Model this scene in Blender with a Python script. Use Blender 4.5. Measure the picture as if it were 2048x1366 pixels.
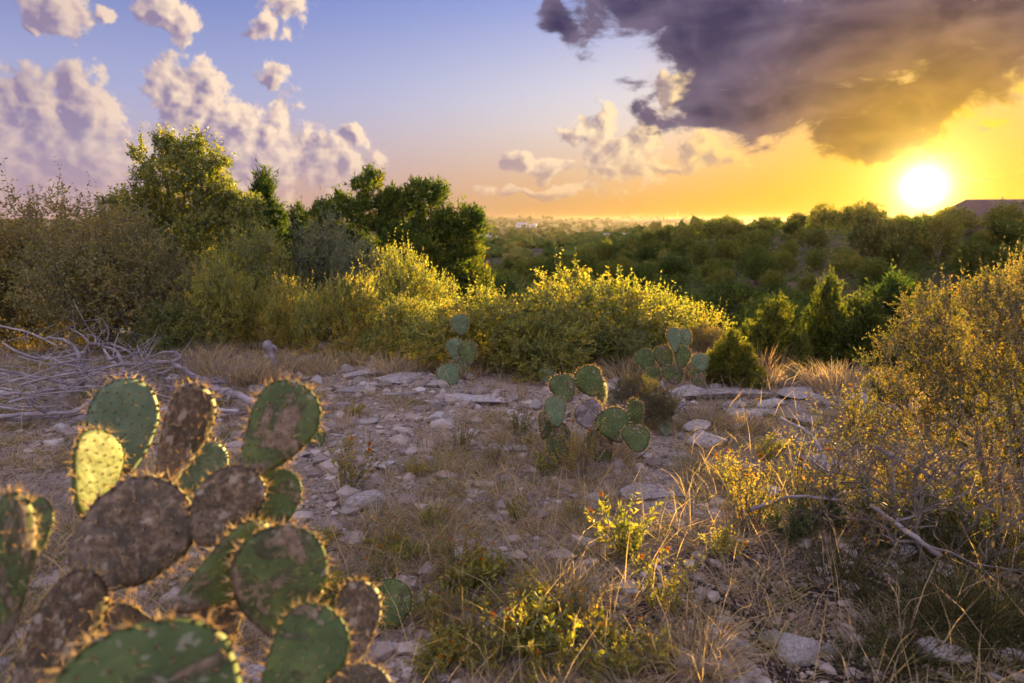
import bpy, bmesh, math, random
import numpy as np
from mathutils import Vector, Matrix

# ------------------------------------------------------------------ camera, sky, sun, exposure
for _o in list(bpy.data.objects):
    bpy.data.objects.remove(_o, do_unlink=True)
scene = bpy.context.scene
COL = scene.collection
R = math.radians
PITCH = R(10.1)
EYE = np.array([0.0, 0.0, 1.5])
FPX = 24.0 / 36.0 * 2048.0
cam_data = bpy.data.cameras.new('camera')
cam_data.lens = 24.0
cam_data.sensor_width = 36.0
cam_data.clip_start = 0.05
cam_data.clip_end = 20000.0
cam_data.dof.use_dof = True
cam_data.dof.focus_distance = 4.6
cam_data.dof.aperture_fstop = 2.5
cam = bpy.data.objects.new('camera', cam_data)
cam.location = EYE
cam.rotation_euler = (math.pi / 2 - PITCH, 0, 0)
COL.objects.link(cam)
scene.camera = cam

SUN_AZ, SUN_EL = R(30.5), R(2.3)          # azimuth is to the right of the view (+Y)
SUN_DIR = Vector((math.sin(SUN_AZ) * math.cos(SUN_EL), math.cos(SUN_AZ) * math.cos(SUN_EL), math.sin(SUN_EL)))
sun_data = bpy.data.lights.new('sun', 'SUN')
sun_data.energy = 5.0
sun_data.angle = R(0.6)
sun_data.color = (1.0, 0.65, 0.19)
sun = bpy.data.objects.new('sun', sun_data)
sun.rotation_euler = SUN_DIR.to_track_quat('Z', 'Y').to_euler()
sun.location = (30, 50, 20)
COL.objects.link(sun)

vs = scene.view_settings
vs.view_transform = 'Standard'
vs.look = 'None'
vs.gamma = 1.0
vs.exposure = 2.42
vs.use_curve_mapping = False
scene.cycles.use_denoising = True
scene.cycles.use_adaptive_sampling = True
scene.cycles.adaptive_threshold = 0.02
scene.cycles.max_bounces = 5
scene.cycles.diffuse_bounces = 2
scene.cycles.glossy_bounces = 2
scene.cycles.transmission_bounces = 3
scene.cycles.transparent_max_bounces = 4
scene.cycles.volume_bounces = 0
scene.cycles.sample_clamp_indirect = 6.0
scene.cycles.caustics_reflective = False
scene.cycles.caustics_refractive = False


class NT:
    """tiny helper that writes node trees"""
    def __init__(self, tree):
        self.t = tree
        self.n = tree.nodes
        self.l = tree.links

    def node(self, kind, **kw):
        nd = self.n.new(kind)
        for k, v in kw.items():
            setattr(nd, k, v)
        return nd

    def put(self, sock, v):
        if isinstance(v, bpy.types.NodeSocket):
            self.l.new(v, sock)
        elif v is not None:
            if hasattr(sock, 'default_value') and not isinstance(v, (int, float)):
                if len(sock.default_value) == 4 and len(v) == 3:
                    v = (*v, 1.0)
            sock.default_value = v

    def m(self, op, a, b=None, c=None, clamp=False):
        nd = self.node('ShaderNodeMath', operation=op, use_clamp=clamp)
        for i, v in enumerate((a, b, c)):
            self.put(nd.inputs[i], v)
        return nd.outputs[0]

    def v(self, op, a, b=None, out=0):
        nd = self.node('ShaderNodeVectorMath', operation=op)
        self.put(nd.inputs[0], a)
        if b is not None:
            if op == 'SCALE':
                self.put(nd.inputs['Scale'], b)
            else:
                self.put(nd.inputs[1], b)
        return nd.outputs['Value'] if out == 'v' else nd.outputs[0]

    def mix(self, f, a, b, blend='MIX'):
        nd = self.node('ShaderNodeMix', data_type='RGBA', blend_type=blend)
        self.put(nd.inputs[0], f)
        self.put(nd.inputs[6], a)
        self.put(nd.inputs[7], b)
        return nd.outputs[2]

    def step(self, x, lo, hi, a=0.0, b=1.0):
        nd = self.node('ShaderNodeMapRange', interpolation_type='SMOOTHSTEP')
        self.put(nd.inputs[0], x)
        for i, q in enumerate((lo, hi, a, b)):
            nd.inputs[i + 1].default_value = q
        return nd.outputs[0]

    def noise(self, vec, scale, detail=4.0, rough=0.55, dist=0.0, out=0, dim='3D'):
        nd = self.node('ShaderNodeTexNoise', noise_dimensions=dim)
        self.put(nd.inputs['Vector'], vec)
        nd.inputs['Scale'].default_value = scale
        nd.inputs['Detail'].default_value = detail
        nd.inputs['Roughness'].default_value = rough
        nd.inputs['Distortion'].default_value = dist
        return nd.outputs[out]


def pix_dir(px, py):
    u = np.array([(px - 1024.0) / FPX, (683.0 - py) / FPX, 1.0])
    cp, sp = math.cos(PITCH), math.sin(PITCH)
    return np.array([u[0], u[2] * cp + u[1] * sp, u[1] * cp - u[2] * sp])


def pix_azel(px, py):
    d = pix_dir(px, py)
    return math.degrees(math.atan2(d[0], d[1])), math.degrees(math.atan2(d[2], math.hypot(d[0], d[1])))


def at(px, py, depth):
    """a point of the place at a given distance along the view"""
    return EYE + pix_dir(px, py) * depth


# clouds: soft ellipses in the sky (given as centre x, y and half sizes of the sky picture), broken up by noise
LEFT_CLOUDS = [(362, 165, 46, 54), (405, 215, 85, 66), (480, 250, 80, 70), (430, 310, 170, 95), (560, 280, 80, 75), (620, 320, 90, 60), (690, 335, 66, 40),
               (535, 158, 30, 30), (185, 235, 66, 84), (160, 175, 34, 32), (85, 215, 80, 64), (20, 235, 100, 90), (150, 320, 260, 100), (330, 360, 320, 75),
               (110, 25, 72, 52), (60, 55, 30, 22), (320, 15, 62, 40), (355, 40, 40, 36), (575, 15, 48, 48), (525, 32, 36, 24), (713, 270, 32, 24), (225, 20, 30, 16)]
RIGHT_WHITE = [(1235, 300, 52, 66), (1212, 255, 36, 45), (1290, 270, 45, 40), (1160, 262, 60, 20), (1250, 348, 75, 24), (1405, 300, 34, 34), (1425, 322, 60, 20),
               (1040, 325, 40, 22), (1100, 338, 50, 20), (1340, 328, 52, 13), (1350, 175, 42, 40), (1085, 382, 110, 12), (1995, 350, 90, 10), (1890, 225, 80, 26), (1990, 185, 90, 30), (1985, 250, 50, 12), (1850, 300, 60, 11)]
RIGHT_DARK = [(1290, -20, 140, 60), (1420, 60, 190, 95), (1560, 120, 240, 120), (1760, 60, 330, 150), (1990, 60, 180, 120),
              (1560, 200, 140, 60), (1690, 245, 150, 58), (1740, 285, 95, 32), (1420, 215, 62, 44), (1105, 36, 46, 24), (1750, -160, 700, 120), (1880, 215, 80, 40)]


def world_sky():
    w = bpy.data.worlds.new('World')
    scene.world = w
    w.use_nodes = True
    t = NT(w.node_tree)
    t.n.clear()
    tc = t.node('ShaderNodeTexCoord')
    D = tc.outputs['Generated']
    sp = t.node('ShaderNodeSeparateXYZ')
    t.put(sp.inputs[0], D)
    az = t.m('MULTIPLY', t.m('ARCTAN2', sp.outputs[0], sp.outputs[1]), 180 / math.pi)
    el = t.m('MULTIPLY', t.m('ARCSINE', sp.outputs[2]), 180 / math.pi)
    cb = t.node('ShaderNodeCombineXYZ')
    t.put(cb.inputs[0], az)
    t.put(cb.inputs[1], el)
    P = cb.outputs[0]
    ang = t.m('MULTIPLY', t.m('ARCCOSINE', t.m('MINIMUM', t.v('DOT_PRODUCT', D, tuple(SUN_DIR), out='v'), 0.99999)), 180 / math.pi)
    near = t.step(ang, 46, 2)                # 1 beside the sun, 0 far from it
    nearer = t.step(ang, 25, 3)
    # clear sky
    nis = t.node('ShaderNodeTexSky', sky_type='NISHITA')
    nis.sun_disc = False
    nis.sun_elevation = SUN_EL
    nis.sun_rotation = SUN_AZ
    nis.air_density = 1.0
    nis.dust_density = 1.6
    nis_c = t.v('SCALE', nis.outputs[0], 0.10)
    hor = t.mix(t.step(ang, 62, 8), (0.64, 0.40, 0.38), (0.86, 0.43, 0.02))
    mid = t.mix(t.step(ang, 55, 6), (0.48, 0.50, 0.76), (1.04, 0.95, 0.86))
    top = t.mix(t.step(ang, 75, 20), (0.075, 0.135, 0.48), (0.18, 0.30, 0.82))
    c = t.mix(t.step(el, -1, 11.0), hor, mid)
    c = t.mix(t.step(el, 6, 22), c, top)
    c = t.mix(t.step(el, 26, 80), c, (0.25, 0.29, 0.56))
    c = t.mix(t.m('MULTIPLY', nearer, 0.85), c, (0.92, 0.43, 0.004))
    clear = t.mix(0.12, c, nis_c)
    low = t.step(el, 1.0, 8.0)               # clouds near the horizon thin out in the haze
    wl = t.mix(nearer, t.mix(near, (1.06, 0.80, 0.58), (1.12, 0.84, 0.44)), (1.15, 0.66, 0.03))
    wsd = t.mix(near, (0.31, 0.24, 0.37), (0.52, 0.36, 0.25))
    brown = t.step(ang, 17, 2.5)
    dl = t.mix(brown, (0.165, 0.125, 0.20), (0.50, 0.24, 0.02))
    dsd = t.mix(brown, (0.045, 0.036, 0.095), (0.19, 0.085, 0.01))
    gold = t.mix(brown, (0.42, 0.34, 0.36), (1.1, 0.62, 0.01))
    glow = t.m('DIVIDE', 2.6, t.m('ADD', 1.0, t.m('POWER', t.m('DIVIDE', ang, 0.74), 2.7)))
    glow = t.v('SCALE', (1.0, 0.80, 0.42), glow)
    wide = t.m('MULTIPLY', 0.16, t.m('EXPONENT', t.m('DIVIDE', ang, -3.6)))
    glow = t.v('ADD', glow, t.v('SCALE', (1.0, 0.58, 0.03), wide))
    warp = t.v('SCALE', t.v('SUBTRACT', t.noise(P, 0.30, 2.0, 0.5, out=1, dim='2D'), (0.5, 0.5, 0.5)), 2.6)
    PW = t.v('ADD', P, warp)

    fine = t.noise(P, 0.8, 5.0, 0.62, 0.0, dim='2D')
    PB = t.v('ADD', P, t.v('SCALE', warp, 0.35))

    def field(items, PW=PW):
        acc = None
        for (px, py, rx, ry) in items:
            a, e = pix_azel(px, py)
            ix = FPX * math.pi / 180 / (math.cos(R(a)) ** 2) / rx / 1.15
            iy = FPX * math.pi / 180 / math.cos(R(a)) / ry / 1.15
            nd = t.node('ShaderNodeVectorMath', operation='MULTIPLY_ADD')
            t.put(nd.inputs[0], PW)
            nd.inputs[1].default_value = (ix, iy, 0)
            nd.inputs[2].default_value = (-a * ix, -e * iy, 0)
            d = t.v('LENGTH', nd.outputs[0], out='v')
            acc = d if acc is None else t.m('SMOOTH_MIN', acc, d, 0.35)
        return t.m('SUBTRACT', 1.0, acc)

    def bumps(off, detail):
        vo = t.node('ShaderNodeTexVoronoi', voronoi_dimensions='2D', feature='F1')
        t.put(vo.inputs['Vector'], t.v('ADD', PB, off))
        vo.inputs['Scale'].default_value = 0.25
        vo.inputs['Detail'].default_value = detail
        vo.inputs['Roughness'].default_value = 0.55
        vo.inputs['Lacunarity'].default_value = 2.1
        return vo.outputs['Distance']

    def white(base, items, detail):
        """cumulus: heaped bumps, lit on the side towards the sun by the difference of two samples"""
        off = (0.60, 0.22, 0)
        if isinstance(items, list):
            fa, fb = field(items, PW), field(items, t.v('ADD', PW, off))
        else:
            fa = fb = items
        na, nb = bumps((0, 0, 0), detail), bumps(off, detail)
        d = t.m('ADD', fa, t.m('MULTIPLY', t.m('SUBTRACT', 0.72, na), 0.62))
        d = t.m('ADD', d, t.m('MULTIPLY', t.m('SUBTRACT', fine, 0.5), 1.15))
        rel = t.m('ADD', t.m('MULTIPLY', t.m('SUBTRACT', nb, na), 1.5), t.m('MULTIPLY', t.m('SUBTRACT', fa, fb), 1.5))
        rel = t.m('ADD', t.m('ADD', rel, t.m('MULTIPLY', t.m('SUBTRACT', fine, 0.5), 0.55)), t.step(d, 1.3, 0.1, 0.02, 0.55), clamp=True)
        rel = t.m('MULTIPLY', rel, t.step(az, -34, -22, 0.60, 1.12))       # the bank farthest from the sun is thicker and duller
        col = t.mix(rel, wsd, wl)
        col = t.mix(t.m('MULTIPLY', t.m('SUBTRACT', 1.0, low), 0.6), col, base)
        return t.mix(t.m('MULTIPLY', t.step(d, -0.06, 0.32), 0.95), base, col)

    gain = t.m('ADD', 0.19, t.m('MULTIPLY', 0.25, t.m('MAXIMUM', t.step(el, 18, 70), t.step(sp.outputs[1], 0.45, -0.5))))   # unseen sky overhead and behind is brightened as added fill

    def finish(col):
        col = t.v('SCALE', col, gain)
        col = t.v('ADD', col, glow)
        col = t.mix(t.step(el, -0.5, -3.0), col, (0.20, 0.15, 0.12))
        bg = t.node('ShaderNodeBackground')
        t.put(bg.inputs[0], col)
        return bg.outputs[0]

    def split(f, a, b):
        nd = t.node('ShaderNodeMixShader')
        t.put(nd.inputs[0], f)
        t.put(nd.inputs[1], a)
        t.put(nd.inputs[2], b)
        return nd.outputs[0]
    # rest of the sky: same kind of clouds, unseen, spread as added fill
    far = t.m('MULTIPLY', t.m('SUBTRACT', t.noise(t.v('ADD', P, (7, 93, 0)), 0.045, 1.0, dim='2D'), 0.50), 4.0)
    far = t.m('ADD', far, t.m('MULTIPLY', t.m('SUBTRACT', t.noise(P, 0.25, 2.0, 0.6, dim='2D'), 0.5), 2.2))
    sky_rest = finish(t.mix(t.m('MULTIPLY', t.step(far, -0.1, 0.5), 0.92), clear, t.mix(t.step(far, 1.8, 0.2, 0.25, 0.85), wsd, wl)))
    sky_left = finish(white(clear, LEFT_CLOUDS, 3.0))
    rw = white(clear, RIGHT_WHITE, 3.0)
    PD = t.v('MULTIPLY', P, (0.75, 1.5, 1.0))
    n2 = t.noise(t.v('ADD', PD, (40, 11, 3)), 0.20, 7.0, 0.60, 0.25, dim='2D')
    n3 = t.noise(t.v('ADD', PD, (40.9, 10.2, 3)), 0.20, 3.0, 0.55, 0.25, dim='2D')
    dd = t.m('ADD', field(RIGHT_DARK), t.m('MULTIPLY', t.m('SUBTRACT', n2, 0.5), 2.3))
    reld = t.m('ADD', t.m('MULTIPLY', t.m('SUBTRACT', n2, n3), 2.6), t.step(dd, 1.1, 0.2, 0.22, 0.75), clamp=True)
    dc = t.mix(reld, dsd, dl)
    edge = t.step(dd, 0.46, 0.08)
    dc = t.mix(t.m('MULTIPLY', edge, t.m('ADD', t.m('MULTIPLY', brown, 0.9), 0.10)), dc, gold)
    sky_right = finish(t.mix(t.m('MULTIPLY', t.step(dd, -0.02, 0.36), 0.97), rw, dc))
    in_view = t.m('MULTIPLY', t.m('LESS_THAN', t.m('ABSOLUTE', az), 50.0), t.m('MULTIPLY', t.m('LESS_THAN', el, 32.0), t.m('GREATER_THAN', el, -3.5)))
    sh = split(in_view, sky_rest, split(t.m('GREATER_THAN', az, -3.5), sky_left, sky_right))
    ow = t.node('ShaderNodeOutputWorld')
    t.put(ow.inputs[0], sh)
    w.cycles.sampling_method = 'MANUAL'
    w.cycles.sample_map_resolution = 512


world_sky()

# ------------------------------------------------------------------ mesh and material helpers
def mesh_np(name, verts, faces, mats=(), attrs=None, mat_idx=None, smooth=False):
    """verts (n,3); faces: one array (m,k) or a list of such arrays"""
    if not isinstance(faces, list):
        faces = [faces]
    faces = [np.asarray(f, dtype=np.int32) for f in faces if len(f)]
    me = bpy.data.meshes.new(name)
    verts = np.asarray(verts, dtype=np.float32)
    me.vertices.add(len(verts))
    me.vertices.foreach_set('co', verts.ravel())
    loops = np.concatenate([f.ravel() for f in faces])
    sizes = np.concatenate([np.full(len(f), f.shape[1], dtype=np.int32) for f in faces])
    starts = np.concatenate([[0], np.cumsum(sizes)[:-1]]).astype(np.int32)
    me.loops.add(len(loops))
    me.loops.foreach_set('vertex_index', loops)
    me.polygons.add(len(sizes))
    me.polygons.foreach_set('loop_start', starts)
    if mat_idx is not None:
        me.polygons.foreach_set('material_index', np.asarray(mat_idx, dtype=np.int32))
    me.polygons.foreach_set('use_smooth', np.full(len(sizes), bool(smooth)))
    for k, v in (attrs or {}).items():
        a = me.attributes.new(k, 'FLOAT', 'FACE')
        a.data.foreach_set('value', np.asarray(v, dtype=np.float32))
    for m in mats:
        me.materials.append(m)
    me.update(calc_edges=True)
    return me


def obj(name, data, parent=None, loc=None, rot=None, scale=None):
    o = bpy.data.objects.new(name, data)
    COL.objects.link(o)
    if parent is not None:
        o.parent = parent
    if loc is not None:
        o.location = [float(q) for q in loc]
    if rot is not None:
        o.rotation_euler = rot
    if scale is not None:
        o.scale = scale if hasattr(scale, '__len__') else (scale,) * 3
    return o


def tag(o, label=None, cat=None, group=None, kind=None):
    if label:
        assert 4 <= len(label.split()) <= 16, label
        o['label'] = label
    if cat:
        o['category'] = cat
    if group:
        o['group'] = group
    if kind:
        o['kind'] = kind
    return o


def unit(v):
    v = np.asarray(v, dtype=float)
    return v / np.maximum(np.linalg.norm(v, axis=-1, keepdims=True), 1e-9)


def _hash(i, j, s):
    n = (i * 374761393 + j * 668265263 + s * 1274126177) & 0x7fffffff
    n = ((n ^ (n >> 13)) * 1274126177) & 0x7fffffff
    return ((n ^ (n >> 16)) & 0xffff) / 65535.0


def noise2(x, y, seed=0):
    x = np.asarray(x, float)
    y = np.asarray(y, float)
    i, j = np.floor(x).astype(np.int64), np.floor(y).astype(np.int64)
    fx, fy = x - i, y - j
    fx, fy = fx * fx * (3 - 2 * fx), fy * fy * (3 - 2 * fy)
    a = _hash(i, j, seed) * (1 - fx) + _hash(i + 1, j, seed) * fx
    b = _hash(i, j + 1, seed) * (1 - fx) + _hash(i + 1, j + 1, seed) * fx
    return a * (1 - fy) + b * fy


def fbm(x, y, oct=4, seed=0):
    s, a, tot = 0.0, 0.5, 0.0
    for k in range(oct):
        s = s + a * noise2(np.asarray(x) * 2 ** k, np.asarray(y) * 2 ** k, seed + 17 * k)
        tot += a
        a *= 0.5
    return s / tot


def sstep(x, a, b):
    t = np.clip((np.asarray(x, float) - a) / (b - a), 0, 1)
    return t * t * (3 - 2 * t)


CREST = np.array([(260, -60), (120, 52), (64, 108), (54, 250), (66, 520)], float)


def crest_dist(x, y):
    best = np.full(np.shape(x), 1e9)
    for a, b in zip(CREST[:-1], CREST[1:]):
        ab = b - a
        t = np.clip(((x - a[0]) * ab[0] + (y - a[1]) * ab[1]) / (ab @ ab), 0, 1)
        best = np.minimum(best, np.hypot(x - a[0] - t * ab[0], y - a[1] - t * ab[1]))
    return best


def ground_z(x, y):
    x = np.asarray(x, float)
    y = np.asarray(y, float)
    r = np.hypot(x, y)
    az = np.degrees(np.arctan2(x, np.maximum(y, 1e-3)))
    edge = np.where(x > 0, 7.0, 7.0 + 2.2 * sstep(-x, 0.5, 5)) + 1.0 * (fbm(x * 0.5, y * 0.5, 2, 5) - 0.5)
    near = 0.10 * (fbm(x * 0.45, y * 0.45, 3, 1) - 0.5) + 0.05 * (fbm(x * 1.8, y * 1.8, 3, 2) - 0.5)
    tab_r = [0, 7, 10, 16, 30, 60, 130, 300, 600, 1200, 2000, 3200, 4500, 9000]
    right = np.interp(r + 7.0 - edge, tab_r, [0, 0, -.9, -3.4, -8.6, -10, -10, -13, -16, -17, -13, -1, 2, 2])
    left = np.interp(r + 7.0 - edge, tab_r, [0, 0, -.25, -1.0, -4.0, -9, -11, -13, -16, -17, -13, -1, 2, 2])
    f = sstep(az, -22, 2)
    far = left * (1 - f) + right * f
    back = sstep(-y, 1, 12)
    far = far * (1 - back)
    hill = np.interp(x / np.maximum(y, 1.0), [0, .08, .18, .3, .5], [.5, 2.5, 6.0, 7.8, 9.4]) * np.exp(-(crest_dist(x, y) / 36.0) ** 2)
    big = sstep(r, 20, 120) * (fbm(x * 0.02, y * 0.02, 3, 9) - 0.5) * 5.5 + sstep(r, 600, 3000) * (fbm(x * 0.0016, y * 0.0016, 3, 11) - 0.35) * 26.0
    return near * (1 - 0.5 * sstep(r, 8, 20)) + far + hill + big


def gz(x, y):
    return float(ground_z(np.array([x]), np.array([y]))[0])


def on_ground(px, py):
    """where the line of sight through a picture point meets the near ground"""
    d = pix_dir(px, py)
    z = 0.0
    for _ in range(6):
        k = (z - EYE[2]) / d[2]
        p = EYE + d * k
        z = gz(p[0], p[1])
    p[2] = z
    return p


def stand(px, depth):
    """ground point at a given distance below a picture column"""
    d = pix_dir(px, 700.0)
    k = depth / d[1]
    return np.array([d[0] * k, depth, gz(d[0] * k, depth)])


def top_z(px, py, depth):
    d = pix_dir(px, py)
    return EYE[2] + d[2] * depth / d[1]


# ------------------------------------------------------------------ materials
def material(name):
    m = bpy.data.materials.new(name)
    m.use_nodes = True
    t = NT(m.node_tree)
    t.n.clear()
    return m, t, t.node('ShaderNodeOutputMaterial')


def attr(t, name):
    nd = t.node('ShaderNodeAttribute', attribute_name=name)
    return nd.outputs['Fac']


def ramp(t, f, stops):
    nd = t.node('ShaderNodeValToRGB')
    e = nd.color_ramp.elements
    while len(e) < len(stops):
        e.new(0.5)
    for q, (p, c) in zip(e, stops):
        q.position = p
        q.color = (*c, 1)
    t.put(nd.inputs[0], f)
    return nd.outputs[0]


def leaf_material(name, stops, trans=0.45, tint=(1.0, 0.9, 0.35), gloss=0.06, patch=0.0, vary=0.25):
    """leaf: diffuse on both sides, light shining through, colour differs from leaf to leaf"""
    m, t, out = material(name)
    f = attr(t, 'rnd')
    oi = t.node('ShaderNodeObjectInfo')
    f2 = t.m('ADD', f, t.m('MULTIPLY', t.m('SUBTRACT', oi.outputs['Random'], 0.5), vary), clamp=True)
    if patch:
        tc = t.node('ShaderNodeTexCoord')
        f2 = t.m('ADD', f2, t.m('MULTIPLY', t.m('SUBTRACT', t.noise(tc.outputs['Object'], patch, 2.0), 0.5), 1.0), clamp=True)
    c = ramp(t, f2, stops)
    d = t.node('ShaderNodeBsdfDiffuse')
    t.put(d.inputs[0], c)
    tr = t.node('ShaderNodeBsdfTranslucent')
    t.put(tr.inputs[0], t.v('MULTIPLY', t.v('SCALE', c, 1.5), tint))
    mx = t.node('ShaderNodeMixShader')
    mx.inputs[0].default_value = trans
    t.l.new(d.outputs[0], mx.inputs[1])
    t.l.new(tr.outputs[0], mx.inputs[2])
    sh = mx.outputs[0]
    if gloss:
        gl = t.node('ShaderNodeBsdfGlossy')
        gl.inputs['Roughness'].default_value = 0.45
        gl.inputs[0].default_value = (0.8, 0.8, 0.8, 1)
        m2 = t.node('ShaderNodeMixShader')
        m2.inputs[0].default_value = gloss
        t.l.new(sh, m2.inputs[1])
        t.l.new(gl.outputs[0], m2.inputs[2])
        sh = m2.outputs[0]
    t.l.new(sh, out.inputs[0])
    return m


def solid_material(name, stops, scale=6.0, rough=0.9, bump=0.4, bump_scale=40.0, coord='Object', dist=0.4, stretch=None, per_object=0.2, rnd=False, spec=0.2, bdist=0.02):
    m, t, out = material(name)
    tc = t.node('ShaderNodeTexCoord')
    v = tc.outputs[coord]
    if stretch:
        v = t.v('MULTIPLY', v, stretch)
    f = t.noise(v, scale, 6.0, 0.62, dist)
    f = t.m('ADD', t.m('MULTIPLY', t.m('SUBTRACT', f, 0.5), 1.9), 0.5)
    oi = t.node('ShaderNodeObjectInfo')
    f = t.m('ADD', f, t.m('MULTIPLY', t.m('SUBTRACT', oi.outputs['Random'], 0.5), per_object * 2), clamp=True)
    if rnd:
        f = t.m('ADD', t.m('MULTIPLY', f, 0.4), t.m('MULTIPLY', attr(t, 'rnd'), 0.6), clamp=True)
    c = ramp(t, f, stops)
    b = t.node('ShaderNodeBsdfPrincipled')
    t.put(b.inputs['Base Color'], c)
    b.inputs['Roughness'].default_value = rough
    b.inputs['Specular IOR Level'].default_value = spec
    if bump:
        bp = t.node('ShaderNodeBump')
        bp.inputs['Strength'].default_value = bump
        bp.inputs['Distance'].default_value = bdist
        t.put(bp.inputs['Height'], t.noise(v, bump_scale, 5.0, 0.65))
        t.l.new(bp.outputs[0], b.inputs['Normal'])
    t.l.new(b.outputs[0], out.inputs[0])
    return m


M = {}
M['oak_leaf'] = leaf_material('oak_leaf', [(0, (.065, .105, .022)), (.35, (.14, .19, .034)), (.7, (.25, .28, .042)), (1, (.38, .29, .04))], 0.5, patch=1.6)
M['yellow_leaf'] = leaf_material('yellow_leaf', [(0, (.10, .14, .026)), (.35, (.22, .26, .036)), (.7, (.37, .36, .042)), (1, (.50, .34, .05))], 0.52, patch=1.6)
M['brown_leaf'] = leaf_material('brown_leaf', [(0, (.09, .105, .03)), (.4, (.21, .20, .052)), (.75, (.35, .28, .065)), (1, (.44, .28, .06))], 0.45, patch=1.4)
M['grey_leaf'] = leaf_material('grey_leaf', [(0, (.085, .115, .055)), (.5, (.15, .185, .085)), (1, (.25, .26, .08))], 0.35, patch=1.6)
M['juniper_leaf'] = leaf_material('juniper_leaf', [(0, (.022, .048, .015)), (.5, (.060, .11, .022)), (.85, (.13, .18, .03)), (1, (.21, .20, .03))], 0.4, gloss=0.02, patch=1.3)
M['warm_juniper_leaf'] = leaf_material('warm_juniper_leaf', [(0, (.035, .058, .014)), (.5, (.10, .135, .022)), (.85, (.21, .21, .03)), (1, (.30, .23, .03))], 0.45, gloss=0.02, patch=1.3)
M['far_leaf'] = leaf_material('far_leaf', [(0, (.045, .080, .024)), (.5, (.10, .155, .034)), (.85, (.18, .215, .045)), (1, (.24, .22, .06))], 0.4, gloss=0.0, patch=0.08, vary=0.9)
M['gold_leaf'] = leaf_material('gold_leaf', [(0, (.05, .07, .012)), (.35, (.20, .21, .028)), (.7, (.38, .29, .03)), (1, (.48, .25, .04))], 0.5, patch=2.0)
M['olive_leaf'] = leaf_material('olive_leaf', [(0, (.04, .05, .014)), (.4, (.11, .115, .024)), (.75, (.22, .17, .028)), (1, (.34, .19, .03))], 0.48, patch=2.0)
M['weed_leaf'] = leaf_material('weed_leaf', [(0, (.12, .16, .026)), (.4, (.26, .27, .034)), (.8, (.42, .36, .035)), (1, (.50, .26, .04))], 0.5, patch=1.2)
M['grass'] = leaf_material('grass', [(0, (.16, .135, .105)), (.3, (.31, .265, .195)), (.6, (.46, .385, .26)), (.82, (.62, .49, .24)), (.9, (.17, .19, .05)), (1, (.25, .26, .07))], 0.4, tint=(1, .85, .6), gloss=0.0)
M['straw'] = leaf_material('straw', [(0, (.26, .19, .13)), (.5, (.40, .30, .19)), (1, (.52, .37, .20))], 0.4, tint=(1, .85, .5), gloss=0.02)
M['twig'] = solid_material('twig', [(0, (.075, .060, .052)), (.5, (.17, .145, .13)), (1, (.30, .265, .24))], 12, 0.9, 0.3, 60)
M['bark'] = solid_material('bark', [(0, (.055, .042, .035)), (.5, (.13, .105, .09)), (1, (.26, .22, .19))], 9, 0.95, 0.7, 40)
M['dead_wood'] = solid_material('dead_wood', [(0, (.11, .09, .09)), (.45, (.27, .24, .245)), (1, (.46, .42, .42))], 7, 0.9, 0.6, 30, stretch=(1, 1, 2.5))
M['rock'] = solid_material('rock', [(0, (.19, .16, .145)), (.35, (.38, .34, .31)), (.7, (.60, .56, .52)), (1, (.74, .70, .65))], 7, 0.95, 0.75, 22, per_object=0.22, bdist=0.03)
M['gravel'] = solid_material('gravel', [(0, (.15, .12, .10)), (.5, (.34, .285, .24)), (1, (.62, .56, .50))], 9, 0.95, 0.3, 60, rnd=True)
M['litter'] = solid_material('litter', [(0, (.08, .06, .042)), (.5, (.23, .175, .12)), (1, (.44, .34, .20))], 9, 0.95, 0.0, 60, rnd=True)


def ground_material():
    m, t, out = material('ground')
    g = t.node('ShaderNodeNewGeometry')
    v = g.outputs['Position']
    n1 = t.noise(v, 0.9, 6, 0.6, 0.4)
    n2 = t.noise(v, 9.0, 6, 0.65)
    n3 = t.noise(v, 45.0, 4, 0.7)
    soil = ramp(t, t.m('ADD', t.m('MULTIPLY', n2, 0.6), t.m('MULTIPLY', n3, 0.4)), [(.3, (.10, .078, .058)), (.45, (.25, .205, .16)), (.55, (.38, .325, .265)), (.75, (.56, .50, .43))])
    duff = ramp(t, n3, [(.3, (.13, .10, .075)), (.5, (.26, .212, .16)), (.7, (.42, .355, .27))])
    c = t.mix(t.step(n1, 0.42, 0.60), soil, duff)
    # dark bare soil at lower right, widened and blackened as painted bush shade
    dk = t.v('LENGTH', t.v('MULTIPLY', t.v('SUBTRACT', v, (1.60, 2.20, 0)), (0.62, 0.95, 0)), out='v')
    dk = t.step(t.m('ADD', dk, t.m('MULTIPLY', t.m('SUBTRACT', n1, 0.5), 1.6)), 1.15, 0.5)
    shaded_soil = ramp(t, n3, [(.35, (.016, .012, .010)), (.55, (.045, .034, .028)), (.72, (.15, .125, .11))])
    c = t.mix(dk, c, shaded_soil)
    # woodland floor farther out: scrub colours
    r = t.v('LENGTH', v, out='v')
    n5 = t.noise(v, 0.035, 8, 0.65)
    wood = ramp(t, n5, [(.3, (.035, .042, .018)), (.5, (.070, .070, .034)), (.62, (.13, .105, .065)), (.75, (.21, .16, .11))])
    c = t.mix(t.step(r, 9, 22), c, wood)
    b = t.node('ShaderNodeBsdfPrincipled')
    t.put(b.inputs['Base Color'], c)
    b.inputs['Roughness'].default_value = 0.97
    b.inputs['Specular IOR Level'].default_value = 0.1
    bp = t.node('ShaderNodeBump')
    bp.inputs['Strength'].default_value = 0.9
    bp.inputs['Distance'].default_value = 0.03
    t.put(bp.inputs['Height'], t.m('ADD', n2, t.m('MULTIPLY', n3, 0.6)))
    t.l.new(bp.outputs[0], b.inputs['Normal'])
    t.l.new(b.outputs[0], out.inputs[0])
    return m


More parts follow.
